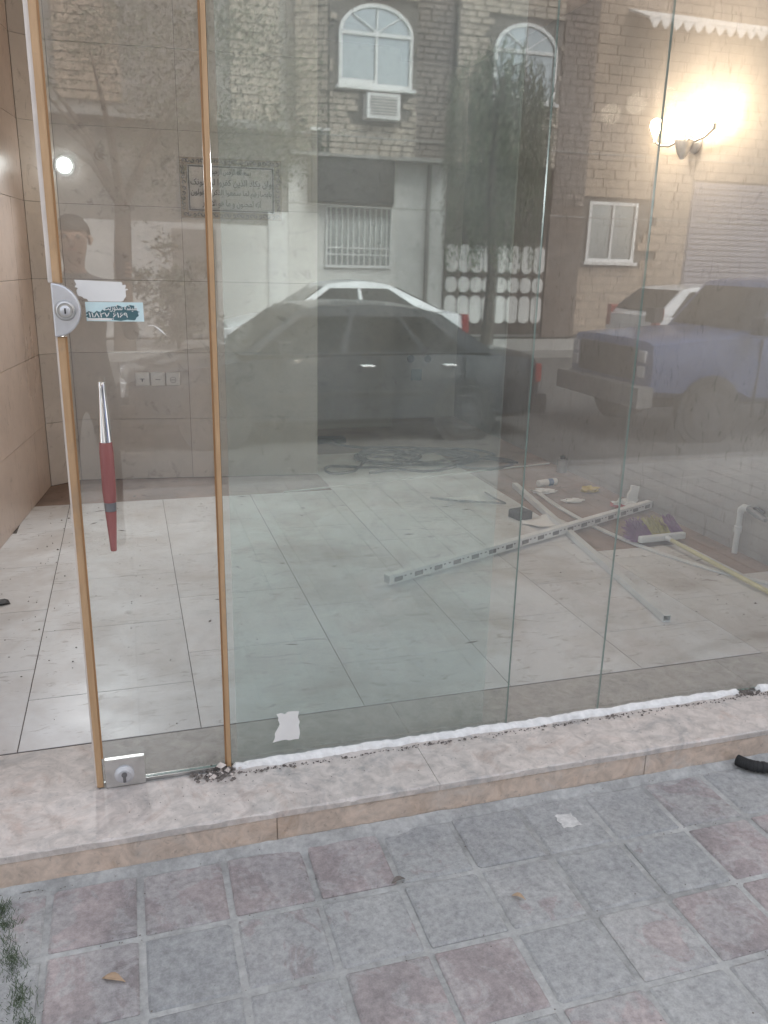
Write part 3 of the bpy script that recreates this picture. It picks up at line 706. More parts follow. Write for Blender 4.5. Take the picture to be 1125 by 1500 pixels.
# floor litter and tools
def bar_thing(p, q, w, h, name, mat, label, cat, z=0.002, lip=True):
    p, q = Vector((*p, z)), Vector((*q, z)); d = q - p; L = d.length; a = math.atan2(d.y, d.x)
    e = empty(name, p, a, label, cat)
    mb = MB()                                                        # a U-shaped channel lying on its side
    mb.box(0, L, -w / 2, w / 2, 0, 0.004); mb.box(0, L, -w / 2, -w / 2 + .003, 0.0042, h); mb.box(0, L, w / 2 - .003, w / 2, 0.0042, h * .9)
    mb.box(0, L, -w / 2 + .0032, w / 2 - .0032, h - 0.006, h - .002)
    lpart(mb, 'channel', mat, e)
    return e, L
e, L = bar_thing((1.185, 1.372), (3.365, 2.308), 0.046, 0.050, 'slotted_channel', MAT['white_paint'], 'long white metal channel with dark slots lying across the tiles', 'metal channel', 0.018)
n = 17
for k in range(n):
    x = 0.06 + k * (L - 0.12) / (n - 1)
    lpart(MB().box(x - .028, x + .028, -.0258, -.0232, .010, .034), 'slot', MAT['alu_dark'], e)
    if k < n - 1:
        for q in (.33, .6): lpart(MB().box(x + (L / n) * q - .006, x + (L / n) * q + .006, -.0258, -.0232, .026, .033), 'punch_hole', MAT['alu_dark'], e)
bar_thing((2.71, 3.06), (2.335, 0.645), 0.040, 0.036, 'cable_trunking', MAT['white_plastic'], 'straight white plastic trunking passing under the slotted channel', 'trunking', 0.0012)
# springy flat strip, bowed
P0, P1, P2 = Vector((2.80, 2.85, 0)), Vector((2.62, 1.45, 0)), Vector((3.34, 0.72, 0))
cv = [(P0 * (1 - t) ** 2 + P1 * 2 * t * (1 - t) + P2 * t * t) for t in [k / 24 for k in range(25)]]
mb = MB(); vv = []; ff = []
for i, p in enumerate(cv):
    t = (cv[min(i + 1, 24)] - cv[max(i - 1, 0)]).normalized(); nrm = Vector((-t.y, t.x, 0)); lift = 0.003
    for s, z in ((-.019, lift), (.019, lift), (.019, lift + .008), (-.019, lift + .008)): vv.append(tuple(p + nrm * s + Vector((0, 0, z))))
for i in range(24):
    for k in range(4):
        l = (k + 1) % 4; ff.append((i * 4 + k, (i + 1) * 4 + k, (i + 1) * 4 + l, i * 4 + l))
ff += [(0, 1, 2, 3), (99, 98, 97, 96)]
tag(mb.add(vv, ff).build('curved_strip', MAT['white_plastic']), 'flat white plastic strip bowed in a curve beneath the broom stick', 'strip')
tag(MB().tube([(1.0, 3.262, .005), (2.2, 3.49, .005), (3.33, 3.69, .006)], .006, 6).build('thin_rod', MAT['white_plastic']), 'thin straight white rod lying across the floor before the cable', 'rod')

# broom
br = empty('broom', (3.005, 1.66, 0.0), math.radians(3), 'broom with purple and yellow bristles and a pale yellow stick', 'broom')
lpart(MB().box(-.165, .165, -.030, .006, .020, .062), 'head_block', MAT['white_plastic'], br, bevel=.010)
r = random.Random(8)
for (a, b, mat, nm) in ((-.172, -.062, 'purple', 'bristles'), (-.0615, .075, 'yellow_bristle', 'bristles'), (.0755, .168, 'purple', 'bristles')):
    mb = MB()
    for k in range(260):
        x = r.uniform(a, b); z = r.uniform(.022, .062); sp = (z - .042) * 2.6
        mb.tube([(x, .006, z), (x + r.gauss(0, .006), .07, z + sp * .5 + .012), (x * 1.04 + r.gauss(0, .012), .125 + r.gauss(0, .008), max(.006, z + sp + .02 + r.gauss(0, .006)))], .0026, 3)
    lpart(mb, nm, MAT[mat], br)
lpart(MB().tube([(.02, -.031, .041), (.02, -.075, .041)], [.017, .013], 12), 'socket', MAT['white_plastic'], br, smooth=True)
lpart(MB().tube([(.02, -.0755, .041), (-.0, -.5, .032), (-.012, -1.22, .014)], .0125, 12), 'stick', MAT['yellow_stick'], br, smooth=True)

# pipe stub by the right wall
pp = empty('waste_pipe', (3.335, 1.405, 0.0), 0, 'white plastic pipe stub with elbow and grey valve at right wall', 'pipe')
lpart(MB().tube([(0, 0, .001), (0, 0, .245)], .016, 16), 'pipe', MAT['white_plastic'], pp, smooth=True)
lpart(MB().tube([(0, 0, .13), (0, 0, .165)], .022, 16), 'coupling', MAT['white_plastic'], pp, smooth=True)
lpart(MB().tube([(0, 0, .2455), (0, -.003, .268), (0, -.022, .285), (0, -.06, .288)], .020, 14), 'elbow', MAT['white_plastic'], pp, smooth=True)
vl = lpart(MB().tube([(0, -.0605, .287), (0, -.14, .272), (0, -.20, .26)], [.019, .022, .014], 12), 'valve', MAT['grey_plastic'], pp, smooth=True)
lpart(MB().tube([(0, -.10, .30), (0.0, -.13, .315), (0, -.18, .30)], .008, 8), 'lever', MAT['black'], pp, smooth=True)
# can
cn = MB().lathe([(.040, 0), (.043, .006), (.043, .095), (.036, .105), (.036, .108)], 20).build('paint_can', MAT['grey_plastic'], None, (3.30, 3.42, 0.0), smooth=True)
tag(cn, 'small grey can standing on the floor against the right wall', 'can')
lpart(MB().lathe([(.020, .1085), (.020, .130), (.015, .134)], 16), 'cap', MAT['black'], cn, smooth=True)
# crumpled wrappers
def crumple(name, x, y, sx_, sy_, sz_, mat, label, cat, seed, mats2=None):
    r = random.Random(seed); bm = bmesh.new(); bmesh.ops.create_icosphere(bm, subdivisions=3, radius=1)
    for v in bm.verts:
        n = v.co.normalized(); k = 0.65 + 0.5 * r.random() + 0.25 * math.sin(5 * n.x + seed) * math.cos(4 * n.y)
        v.co = Vector((n.x * sx_ * k, n.y * sy_ * k, max(0.001, (n.z * .5 + .5) * sz_ * k)))
    me = bpy.data.meshes.new(name); bm.to_mesh(me); bm.free(); me.materials.append(mat)
    if mats2:
        me.materials.append(mats2)
        for p in me.polygons:
            if p.center.x < 0 and p.center.z < sz_ * .6: p.material_index = 1
    o = bpy.data.objects.new(name, me); COL.objects.link(o); o.location = (x, y, 0)
    return tag(o, label, cat)
w1 = crumple('plastic_wrapper', 3.20, 2.38, .10, .05, .06, MAT['paper'], 'crumpled white and red wrapper beside the wall end of the channel', 'wrapper', 3, MAT['paper_red'])
lpart(MB().prism(torn([(.02, .03), (.10, .02), (.115, .15), (.055, .16)], .006, 8, None, 4), -.01, .01), 'flap', MAT['paper'], w1)
crumple('yellow_wrapper', 3.20, 2.80, .075, .045, .045, MAT['yellow_bag'], 'crumpled yellow wrapper lying near the right hand wall', 'wrapper', 5)
crumple('paper_ball', 2.86, 2.86, .10, .055, .03, MAT['paper'], 'crumpled white paper beside the small bottle', 'paper', 6)
crumple('paper_ball', 2.94, 2.60, .09, .05, .022, MAT['paper'], 'flattened white paper under the upper end of the trunking', 'paper', 16)
def sheet(x, y, w, d, a, label, seed):
    r = random.Random(seed); mb = MB(); nx, ny = 8, 6; vv = []; ff = []
    for j in range(ny + 1):
        for i in range(nx + 1):
            u, v = i / nx - .5, j / ny - .5
            vv.append((u * w + r.uniform(-.006, .006), v * d + r.uniform(-.006, .006), .004 + .010 * abs(math.sin(3 * u * seed + 4 * v)) * r.random() + .02 * max(0, u * v * 4)))
    for j in range(ny):
        for i in range(nx):
            q = j * (nx + 1) + i; ff.append((q, q + 1, q + nx + 2, q + nx + 1))
    o = mb.add(vv, ff).build('paper_sheet', MAT['paper'], None, (x, y, 0.001), a, smooth=True)
    m = o.modifiers.new('t', 'SOLIDIFY'); m.thickness = .001
    return tag(o, label, 'paper')
sheet(2.50, 2.18, .27, .19, .3, 'creased white paper sheet beside the black pad and trunking', 3)
sheet(2.20, 2.80, .24, .12, -.1, 'creased white paper sheet under the bent grey rod', 5)
tag(MB().box(-.055, .055, -.055, .055, 0, .055, bv=.006).box(-.045, .045, -.0575, -.0552, .008, .046).build('black_pad', MAT['black'], None, (2.40, 2.33, .001), .25), 'square black pad standing beside the creased paper', 'pad')
bt = empty('small_bottle', (2.97, 3.04, .028), math.radians(12), 'small bottle with blue band and white cap lying on its side', 'bottle')
MXr = R3('Y', math.pi / 2)
lpart(MB().lathe([(.020, -.09), (.026, -.085), (.026, 0)], 16, MXr), 'body', MAT['paper'], bt, smooth=True)
lpart(MB().lathe([(.0265, .0003), (.0265, .045)], 16, MXr), 'band', MAT['blue_cap'], bt, smooth=True)
lpart(MB().lathe([(.027, .0453), (.027, .08), (.022, .083)], 16, MXr), 'cap', MAT['white_plastic'], bt, smooth=True)
tag(MB().tube([(1.98, 2.90, .008), (2.06, 2.83, .008), (2.25, 2.68, .02), (2.42, 2.60, .022), (2.40, 2.75, .02), (2.42, 2.95, .008)], .007, 6).build('bent_rod', MAT['grey_plastic']), 'bent dark grey rod lying over the creased paper sheet', 'rod')

# cable coil
r = random.Random(31); pts = []
def loopc(cx, cy_, rx_, ry_, turns, z0, dz, jit, n=40):
    out = []
    for k in range(int(n * turns)):
        t = 2 * math.pi * k / n
        out.append(Vector((cx + rx_ * math.cos(t) * (1 + jit * math.sin(2.3 * t)), cy_ + ry_ * math.sin(t) * (1 + jit * math.cos(1.7 * t)), z0 + dz * k / n)))
    return out
pts += [Vector((1.72, 4.86, .03)), Vector((1.78, 4.72, .012)), Vector((1.9, 4.62, .010)), Vector((2.0, 4.40, .010)), Vector((1.80, 4.25, .010))]
pts += loopc(2.05, 4.15, .26, .22, 2.6, .010, .008, .12)
pts += [Vector((1.65, 3.75, .012)), Vector((1.45, 3.72, .010)), Vector((1.50, 3.95, .010)), Vector((1.95, 3.82, .012))]
pts += loopc(2.45, 4.05, .33, .26, 2.3, .012, .009, .15)
pts += loopc(2.78, 3.78, .24, .20, 1.2, .012, .006, .1)
pts += [Vector((2.3, 3.62, .012)), Vector((2.0, 3.72, .012)), Vector((1.75, 3.66, .010))]
# smooth with Catmull-Rom
def cr(P, m=3):
    out = []
    for i in range(len(P) - 1):
        a, b, c, d = P[max(i - 1, 0)], P[i], P[i + 1], P[min(i + 2, len(P) - 1)]
        for k in range(m):
            t = k / m
            out.append(0.5 * ((2 * b) + (c - a) * t + (2 * a - 5 * b + 4 * c - d) * t * t + (3 * b - a - 3 * c + d) * t ** 3))
    return out + [P[-1]]
cb = empty('extension_cable', (1.72, 4.86, 0), 0, 'dark extension cable lying in loose coils on the alcove floor', 'cable')
def cpart(mb, name, mat):
    o = mb.build(name, mat, None, smooth=True); o.parent = cb; o.matrix_parent_inverse = Matrix.Translation((1.72, 4.86, 0)).inverted(); return o
cpart(MB().tube(cr(pts), .0105, 6), 'cord', MAT['cable'])
p2 = [Vector((1.70, 4.84, .03)), Vector((1.86, 4.60, .014)), Vector((2.2, 4.55, .01)), Vector((2.5, 4.45, .01)), Vector((2.9, 4.30, .012)), Vector((3.0, 4.05, .01)), Vector((2.75, 3.98, .012)), Vector((2.5, 4.2, .02))]
cpart(MB().tube(cr(p2, 6), .010, 6), 'cord', MAT['cable'])
cpart(MB().box(1.58, 1.86, 4.82, 4.93, .004, .055, bv=.012), 'socket_block', MAT['black'])
tag(MB().prism([(-.05, 0), (.045, 0), (.03, .008), (-.04, .01)], -.03, .03).build('dark_chip', MAT['black'], None, (-.655, 1.60, .002), .3), 'small black offcut on the tile beside the left wall', 'offcut')

# dirt swept about on the shop floor
r = random.Random(41); mb = MB()
for k in range(520):
    q = r.random()
    if q < .35: x, y = r.uniform(-.75, .1), r.uniform(.8, 3.2)
    elif q < .6: x, y = r.uniform(2.3, 3.3), r.uniform(.5, 3.6)
    else: x, y = r.uniform(-.6, 3.2), r.uniform(.3, 4.0)
    if x < -.99 + .122 * y: continue
    rock(mb, x, y, .001, r.choice((.0015, .002, .003, .0045)) * (2 if r.random() < .06 else 1), r)
for k in range(34):                                     # scraps of cut tile edge and mortar lying flat
    x, y = r.uniform(-.5, 3.1), r.uniform(.5, 3.4); L, a = r.uniform(.012, .05), r.uniform(0, 3.14); w = r.uniform(.003, .008)
    dx, dy = math.cos(a) * L, math.sin(a) * L * .5
    mb.add([(x - dx, y - dy, .0006), (x + w, y - w, .0006), (x + dx, y + dy, .0006), (x - w, y + w, .0006), (x, y, .004)], [(0, 1, 4), (1, 2, 4), (2, 3, 4), (3, 0, 4), (0, 3, 2, 1)])
tag(mb.build('floor_dirt', MAT['dirt']), 'dark crumbs and scraps of dirt strewn over the shop floor tiles', 'dirt', kind='stuff')
# mortar smeared along the foot of the step
r = random.Random(43); vv = []; ff = []; n = 220; w = 0
for i in range(n + 1):
    x = -1.6 + 5.0 * i / n; w = .8 * w + r.gauss(0, .004); d = .030 + w + .012 * math.sin(x * 3.1) + (.03 if .30 < x < .75 else 0)
    d = max(.010, d)
    vv += [(x, -.2600, SWZ - .012), (x, -.2600, SWZ + .010 + r.uniform(-.002, .002)), (x, -.2600 - d * .55, SWZ + .0035 + r.uniform(-.0008, .0008)), (x, -.2600 - d, SWZ - .006)]
for i in range(n):
    for k in range(3): q = i * 4 + k; ff.append((q, q + 1, q + 5, q + 4))
MB().add(vv, ff).build('mortar_fillet', MAT['mortar'], sw, smooth=True)

# ------------------------------------------------------------------ things on the sidewalk
hs = [Vector((1.985, -.285, SWZ + .022)), Vector((2.00, -.315, SWZ + .023)), Vector((2.04, -.345, SWZ + .022)), Vector((2.25, -.44, SWZ + .022)), Vector((2.7, -.56, SWZ + .022)), Vector((3.2, -.50, SWZ + .022))]
ho = empty('hose', (1.985, -.285, SWZ), 0, 'thick dark rubber hose end lying on the pavers', 'hose')
def hpart(mb, name, mat):
    o = mb.build(name, mat, None, smooth=True); o.parent = ho; o.matrix_parent_inverse = Matrix.Translation((1.985, -.285, SWZ)).inverted(); return o
hpart(MB().tube(cr(hs, 6), .018, 12), 'tube', MAT['rubber'])
mb = MB(); c = cr(hs, 14)
for i in range(0, 30, 2): mb.tube([c[i], c[i + 1]], .0205, 12)
hpart(mb, 'ribs', MAT['rubber'])
r = random.Random(77); mb = MB()
cl = [(lerp_(-.425, -.315, t) + r.gauss(0, .010), -.31 - .43 * t, r.uniform(.008, .020)) for t in [r.random() for q in range(70)]]
for k in range(1000):
    cx, cy_, sp = cl[r.randrange(len(cl))]; x = r.gauss(cx, sp * .7); y = r.gauss(cy_, sp)
    h = r.uniform(.006, .022); a = r.uniform(0, 6.28); dx, dy = math.cos(a) * h * .9, math.sin(a) * h * .9; w = .0006
    mb.add([(x - w, y, SWZ), (x + w, y, SWZ), (x + dx * .5 + w, y + dy * .5, SWZ + h * .7), (x + dx * .5 - w, y + dy * .5, SWZ + h * .7), (x + dx, y + dy, SWZ + h * .75)], [(0, 1, 2, 3), (3, 2, 4)])
tag(mb.build('grass_tuft', MAT['grass']), 'green weeds growing in the paver joint at the step', 'weeds', kind='stuff')
def leaf(name, x, y, L, a, mat, label, cat):
    mb = MB(); n = 6; vv = []; ff = []
    for i in range(n + 1):
        t = i / n; w = L * .17 * math.sin(math.pi * min(1, t * 1.05 + .02)) + .0004; z = .003 + .007 * math.sin(math.pi * t)
        vv += [(t * L, -w, z + w * .5), (t * L, 0, z), (t * L, w, z + w * .6)]
    for i in range(n):
        for k in range(2): q = i * 3 + k; ff.append((q, q + 1, q + 4, q + 3))
    o = mb.add(vv, ff).build(name, mat, None, (x, y, SWZ + .001), a, smooth=True); m = o.modifiers.new('t', 'SOLIDIFY'); m.thickness = .0006
    return tag(o, label, cat)
leaf('dry_leaf', -.155, -.640, .060, -.45, MAT['dry_leaf'], 'curled tan dry leaf lying on a grey paver', 'leaf')
leaf('dry_leaf', .62, -.522, .045, .2, MAT['dirt'], 'dark shrivelled leaf in the joint beside a mauve paver', 'leaf')
leaf('dry_leaf', .93, -.655, .040, -.7, MAT['dry_leaf'], 'small reddish dry leaf scrap on a mauve paver', 'leaf')
tag(MB().tube([(-.452, -.64, SWZ + .004), (-.43, -.59, SWZ + .007), (-.418, -.57, SWZ + .006), (-.412, -.55, SWZ + .004)], [.002, .0026, .004, .006], 6).build('dry_stalk', MAT['dry_leaf']), 'pale dry stalk lying among the green weeds', 'stalk')
tag(MB().prism(torn([(1.20 - 1.23, -.032), (.035, -.034), (.03, .03), (-.03, .028)], .006, 12, None, 5), 0, .0012, M=R3('X', -math.pi / 2)).build('plaster_spot', MAT['plaster_grey'], None, (1.245, -.40, SWZ + .0018)), 'small white plaster splash stuck on a pinkish paver', 'plaster')

# ------------------------------------------------------------------ the other side of the street (seen mirrored in the glass)
MAT['stone_brick'] = simple('stone_brick', (0.44, 0.385, 0.32), 0.85, var=0.35, scale=7, bmp=0.4)
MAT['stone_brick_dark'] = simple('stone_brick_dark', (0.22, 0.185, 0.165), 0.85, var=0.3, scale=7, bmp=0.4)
MAT['beige_brick'] = simple('beige_brick', (0.42, 0.33, 0.255), 0.85, var=0.22, scale=5, bmp=0.3)
MAT['brown_stone'] = simple('brown_stone', (0.15, 0.115, 0.095), 0.7, var=0.25, scale=4)
MAT['far_mortar'] = simple('far_mortar', (0.17, 0.155, 0.14), 0.95)
MAT['white_render'] = simple('white_render', (0.72, 0.71, 0.69), 0.8, var=0.08, scale=2)
MAT['grey_render'] = simple('grey_render', (0.25, 0.24, 0.225), 0.85, var=0.15, scale=2)
MAT['dark_sign'] = simple('dark_sign', (0.035, 0.034, 0.036), 0.5)
MAT['sign_text'] = simple('sign_text', (0.70, 0.36, 0.22), 0.5)
MAT['dark_gate'] = simple('dark_gate', (0.07, 0.05, 0.042), 0.5)
MAT['far_window'] = simple('far_window', (0.42, 0.46, 0.48), 0.06, 0.7)
MAT['shutter'] = simple('shutter', (0.36, 0.34, 0.38), 0.5, 0.2)
MAT['bark'] = simple('bark', (0.11, 0.09, 0.075), 0.9, var=0.4, scale=12, bmp=0.5)
def mat_leaf(name, c):
    m, nt, p = new_mat(name); n = noise(nt, 1.3, 4); rr = ramp(nt, [(.3, tuple(q * .6 for q in c)), (.7, tuple(q * 1.3 for q in c))])
    nt.links.new(n.outputs[0], rr.inputs[0]); nt.links.new(rr.outputs[0], p.inputs['Base Color']); p.inputs['Roughness'].default_value = .6
    return m
MAT['leaf'] = mat_leaf('leaf', (0.075, 0.10, 0.05)); MAT['willow'] = mat_leaf('willow', (0.085, 0.115, 0.06)); MAT['bush'] = mat_leaf('bush', (0.05, 0.075, 0.04))
FY = -16.0
def bricks(x0, x1, z0, z1, y, course, length, seed, holes=(), M=None, rough=0.02, depth=0.06, gap=.020):
    r = random.Random(seed); mb = MB(); z = z0
    while z < z1 - course * .4:
        x = x0 - r.random() * length
        while x < x1:
            l = length * r.uniform(.88, 1.12); a, b = max(x, x0), min(x + l, x1); x += l
            if b - a < .04: continue
            top = min(z + course - gap, z1)
            cx, cz = (a + b) / 2, (z + top) / 2
            if any(h[0] - .02 < b and a < h[1] + .02 and h[2] - .02 < top and z < h[3] + .02 for h in holes): continue
            d = r.uniform(-rough, rough)
            mb.box(a + .009, b - .009, y, y + depth + d, z, top, M=M)
        z += course
    return mb
def fpart(mb, name, mat, par, **k):
    o = mb.build(name, mat, None, **k); o.parent = par; o.matrix_parent_inverse = Matrix.Translation(par.location).inverted(); return o
def cpart_of(par):                                     # a child of a mesh part modelled in world space
    def f(mb, name, mat, **k):
        o = mb.build(name, mat, None, **k); o.parent = par; return o
    return f

# house with the arched windows
A = empty('brick_house', (6.5, -19, -0.05), 0, 'pale rough brick house with white arched windows across the street', 'building')
fpart(MB().box(3.45, 9.55, -22, FY - .06, -0.05, 9.5), 'wall', MAT['far_mortar'], A)
fpart(MB().box(3.45, 9.55, FY - .0598, FY - .02, 0.0, 3.72), 'plaster', MAT['white_render'], A)
W1 = (4.43, 6.01, 5.07, 6.60); W2_ = (7.89, 9.37, 5.07, 6.60)
fpart(MB().prism([(4.25, 3.75), (6.13, 3.75), (6.13, 9.5), (4.25, 9.5)], FY - .055, FY + .30), 'bay', MAT['far_mortar'], A)
tag(fpart(bricks(4.25, 6.13, 3.78, 9.4, FY + .301, .118, .27, 1, [W1, (4.9, 5.75, 4.42, 4.97)]), 'brickwork', MAT['stone_brick'], A), kind='stuff')
ang = math.atan2(.30, .62); Mside = T3(3.63, FY + .0, 0) @ R3('Z', ang)
fpart(MB().add([(3.60, FY - .05, 3.75), (4.249, FY - .05, 3.75), (4.249, FY + .29, 3.75), (3.60, FY - .05, 9.5), (4.249, FY - .05, 9.5), (4.249, FY + .29, 9.5)], [(0, 2, 1), (3, 4, 5), (0, 1, 4, 3), (1, 2, 5, 4), (2, 0, 3, 5)]), 'bay_side', MAT['far_mortar'], A)
tag(fpart(bricks(0.0, .66, 3.78, 9.4, 0.0, .118, .2, 2, M=Mside, rough=.03), 'brickwork', MAT['stone_brick'], A), kind='stuff')
tag(fpart(bricks(6.14, 7.04, 3.78, 9.4, FY - .06, .118, .30, 3), 'brickwork', MAT['stone_brick_dark'], A), kind='stuff')  # recess shadow put into the colour: darker brick than the bays
fpart(MB().box(7.05, 9.50, FY - .055, FY + .18, 3.75, 9.5), 'bay', MAT['far_mortar'], A)
tag(fpart(bricks(7.06, 9.5, 3.78, 9.4, FY + .181, .118, .27, 4, [W2_]), 'brickwork', MAT['stone_brick'], A), kind='stuff')
def arched_window(x0, x1, z0, zs, z1, y):
    cx = (x0 + x1) / 2; hw = (x1 - x0) / 2; rise = z1 - zs
    def outline(d): return [(x0 + d, z0 + d), (x1 - d, z0 + d)] + [(cx + (hw - d) * math.cos(t), zs + (rise - d) * math.sin(t)) for t in [math.pi * k / 20 for k in range(21)]]
    o, i = outline(0), outline(.07); n = len(o); mb = MB()
    vv = [(x, y, z) for x, z in o] + [(x, y, z) for x, z in i] + [(x, y + .07, z) for x, z in o] + [(x, y + .07, z) for x, z in i]; ff = []
    for k in range(n):
        l = (k + 1) % n
        ff += [(k, l, n + l, n + k), (2 * n + k, 3 * n + k, 3 * n + l, 2 * n + l), (k, 2 * n + k, 2 * n + l, l), (n + k, n + l, 3 * n + l, 3 * n + k)]
    fr = fpart(mb.add(vv, ff), 'window', MAT['white_paint'], A)
    c = cpart_of(fr); fr.matrix_parent_inverse = Matrix.Translation(A.location).inverted()
    c(MB().prism(outline(.06), y + .01, y + .022), 'pane', MAT['far_window'])
    c(MB().box(x0 + .07, x1 - .07, y + .024, y + .075, zs - .04, zs + .03), 'transom', MAT['white_paint'])
    c(MB().box(cx - .025, cx + .025, y + .024, y + .07, z0 + .07, zs - .041), 'mullion', MAT['white_paint'])
    for a in (math.pi / 4, math.pi / 2, 3 * math.pi / 4):
        c(MB().tube([(cx, y + .045, zs + .031), (cx + (hw - .09) * math.cos(a), y + .045, zs + (rise - .09) * math.sin(a))], .018, 5), 'fan_bar', MAT['white_paint'])
    c(MB().box(x0 + .07, cx - .03, y + .024, y + .05, z0 + .072, z0 + .14), 'sash_rail', MAT['white_paint'])
    c(MB().box(x0 - .06, x1 + .06, y, y + .16, z0 - .06, z0 - .001), 'sill', MAT['white_paint'])
arched_window(4.43, 6.01, 5.07, 6.05, 6.60, FY + .302)
arched_window(7.89, 9.37, 5.07, 6.05, 6.60, FY + .182)
# grilled window, plaster pieces
fpart(MB().box(4.29, 5.71, FY - .019, FY - .005, 1.56, 2.75), 'window', MAT['far_window'], A)
gr = fpart(MB().box(4.25, 5.75, FY - .004, FY + .04, 1.50, 1.555).box(4.25, 5.75, FY - .004, FY + .04, 2.755, 2.80).box(4.25, 4.288, FY - .004, FY + .04, 1.556, 2.754).box(5.712, 5.75, FY - .004, FY + .04, 1.556, 2.754), 'grille', MAT['white_paint'], A)
c = cpart_of(gr)
for k in range(11): c(MB().box(4.36 + k * .127 - .013, 4.36 + k * .127 + .013, FY + .005, FY + .03, 1.556, 2.754), 'bar', MAT['white_paint'])
for z in (1.78, 1.92): c(MB().box(4.289, 5.711, FY + .031, FY + .04, z - .012, z + .012), 'bar', MAT['white_paint'])
fpart(MB().box(3.45, 7.0, FY - .019, FY + .36, 3.725, 3.80), 'ledge', MAT['concrete'], A)
fpart(MB().box(6.55, 6.63, FY - .019, FY + .06, 0.0, 3.72), 'downpipe', MAT['grey_render'], A)
# metal gate with rows of white ovals
gt = empty('metal_gate', (8.3, FY - .01, 0.0), 0, 'dark metal gate with three rows of white oval panels', 'gate')
fpart(MB().box(7.02, 9.54, FY - .018, FY + .04, 0.06, 2.30), 'leaf', MAT['dark_gate'], gt)
for k in range(8):
    x = 7.20 + k * .312
    for (z, h) in ((1.765, .315), (1.185, .18), (.625, .315)):
        w = .143; pts = []
        for t in [2 * math.pi * i / 24 for i in range(24)]:
            cs, sn = math.cos(t), math.sin(t); dz = max(h - w, 0)
            pts.append((x + w * cs, z + w * sn + (dz if sn > 0 else -dz)))
        fpart(MB().prism(pts, FY + .041, FY + .055), 'oval_panel', MAT['white_render'], gt)
fpart(MB().box(7.02, 9.54, FY - .018, FY + .02, 2.301, 3.70), 'dark_opening', MAT['dark_gate'], gt)  # dark sheet in place of the shaded opening above the gate leaf
# shop sign
sg = empty('shop_sign', (4.8, FY + .3, 3.5), 0, 'dark shop sign with orange lettering below the arched window', 'sign')
sb = fpart(MB().box(3.90, 5.70, FY + .18, FY + .30, 2.84, 4.20), 'board', MAT['dark_sign'], sg)
fpart(MB().box(3.86, 5.74, FY + .17, FY + .32, 4.202, 4.26), 'rim', MAT['white_paint'], sg)
fpart(MB().box(3.86, 5.74, FY + .0, FY + .16, 2.80, 4.20), 'box', MAT['grey_render'], sg)
text_mesh('lettering', shape_fa('مردان'), .72, .26, MAT['sign_text'], sg, (4.98 - 4.8, .303 - .3, 3.97 - 3.5), (math.pi / 2, 0, math.pi), .01)
# window air conditioner
ac = empty('air_conditioner', (5.32, FY + .3, 4.45), 0, 'boxy window air conditioner under the arched window', 'air conditioner')
fpart(MB().box(4.97, 5.68, FY + .301, FY + .62, 4.46, 4.93), 'casing', MAT['white_paint'], ac)
fpart(MB().box(5.04, 5.61, FY + .6202, FY + .626, 4.53, 4.87), 'grille', MAT['grey_render'], ac)
for k in range(6): fpart(MB().box(5.04, 5.61, FY + .6262, FY + .634, 4.555 + k * .055, 4.57 + k * .055), 'louvre', MAT['white_paint'], ac)

# beige brick house
B = empty('brick_house', (15, -19, -0.05), 0, 'beige brick house with scalloped awning and roller shutter across the street', 'building')
fpart(MB().box(9.56, 24, -22, FY - .06, -0.05, 10), 'wall', MAT['far_mortar'], B)
fpart(MB().box(9.56, 10.42, FY - .059, FY + .10, 0.0, 9.8), 'pilaster', MAT['brown_stone'], B)
tag(fpart(bricks(9.57, 10.41, 3.0, 9.7, FY + .101, .14, .3, 8, depth=.02, rough=.01), 'brickwork', MAT['stone_brick_dark'], B), kind='stuff')
WB = (10.62, 11.95, 1.75, 3.15)
tag(fpart(bricks(10.43, 13.4, 0.05, 9.8, FY - .06, .20, .62, 6, [WB], gap=.012, rough=.008), 'brickwork', MAT['beige_brick'], B), kind='stuff')
tag(fpart(bricks(13.4, 20, 3.75, 9.8, FY - .06, .20, .62, 7, gap=.012, rough=.008), 'brickwork', MAT['beige_brick'], B), kind='stuff')
wb = fpart(MB().box(10.66, 11.91, FY - .058, FY - .03, 1.80, 3.12), 'window', MAT['far_window'], B)
c = cpart_of(wb)
for (a, b, z0, z1) in ((10.63, 10.70, 1.78, 3.14), (11.87, 11.94, 1.78, 3.14), (11.26, 11.31, 1.85, 3.07), (10.701, 11.869, 3.071, 3.14), (10.701, 11.869, 1.78, 1.849)):
    c(MB().box(a, b, FY - .028, FY + .02, z0, z1), 'frame', MAT['white_paint'])
c(MB().box(10.55, 12.0, FY - .02, FY + .12, 1.70, 1.777), 'sill', MAT['white_paint'])
for k in range(9): c(MB().box(10.62 + k * .15, 10.72 + k * .15, FY + .121, FY + .14, 1.70, 1.77), 'sill_block', MAT['white_render'])
sh = fpart(MB().box(13.42, 19.5, FY - .059, FY - .02, 0, 3.7), 'roller_shutter', MAT['shutter'], B)
c = cpart_of(sh)
for k in range(28): c(MB().box(13.45, 19.4, FY - .019, FY + .01, .05 + k * .13, .05 + k * .13 + .10), 'slat', MAT['shutter'])
aw = empty('scalloped_awning', (13.2, FY + .5, 6.9), 0, 'white awning with scalloped edge on the beige brick house', 'awning')
fpart(MB().add([(11.15, FY + .03, 7.13), (15.6, FY + .03, 7.13), (15.6, FY + .9, 6.78), (11.15, FY + .9, 6.78), (11.15, FY + .03, 7.18), (15.6, FY + .03, 7.18), (15.6, FY + .9, 6.83), (11.15, FY + .9, 6.83)], [(0, 1, 2, 3), (4, 5, 6, 7), (0, 1, 5, 4), (1, 2, 6, 5), (2, 3, 7, 6), (3, 0, 4, 7)]), 'canopy', MAT['white_render'], aw)
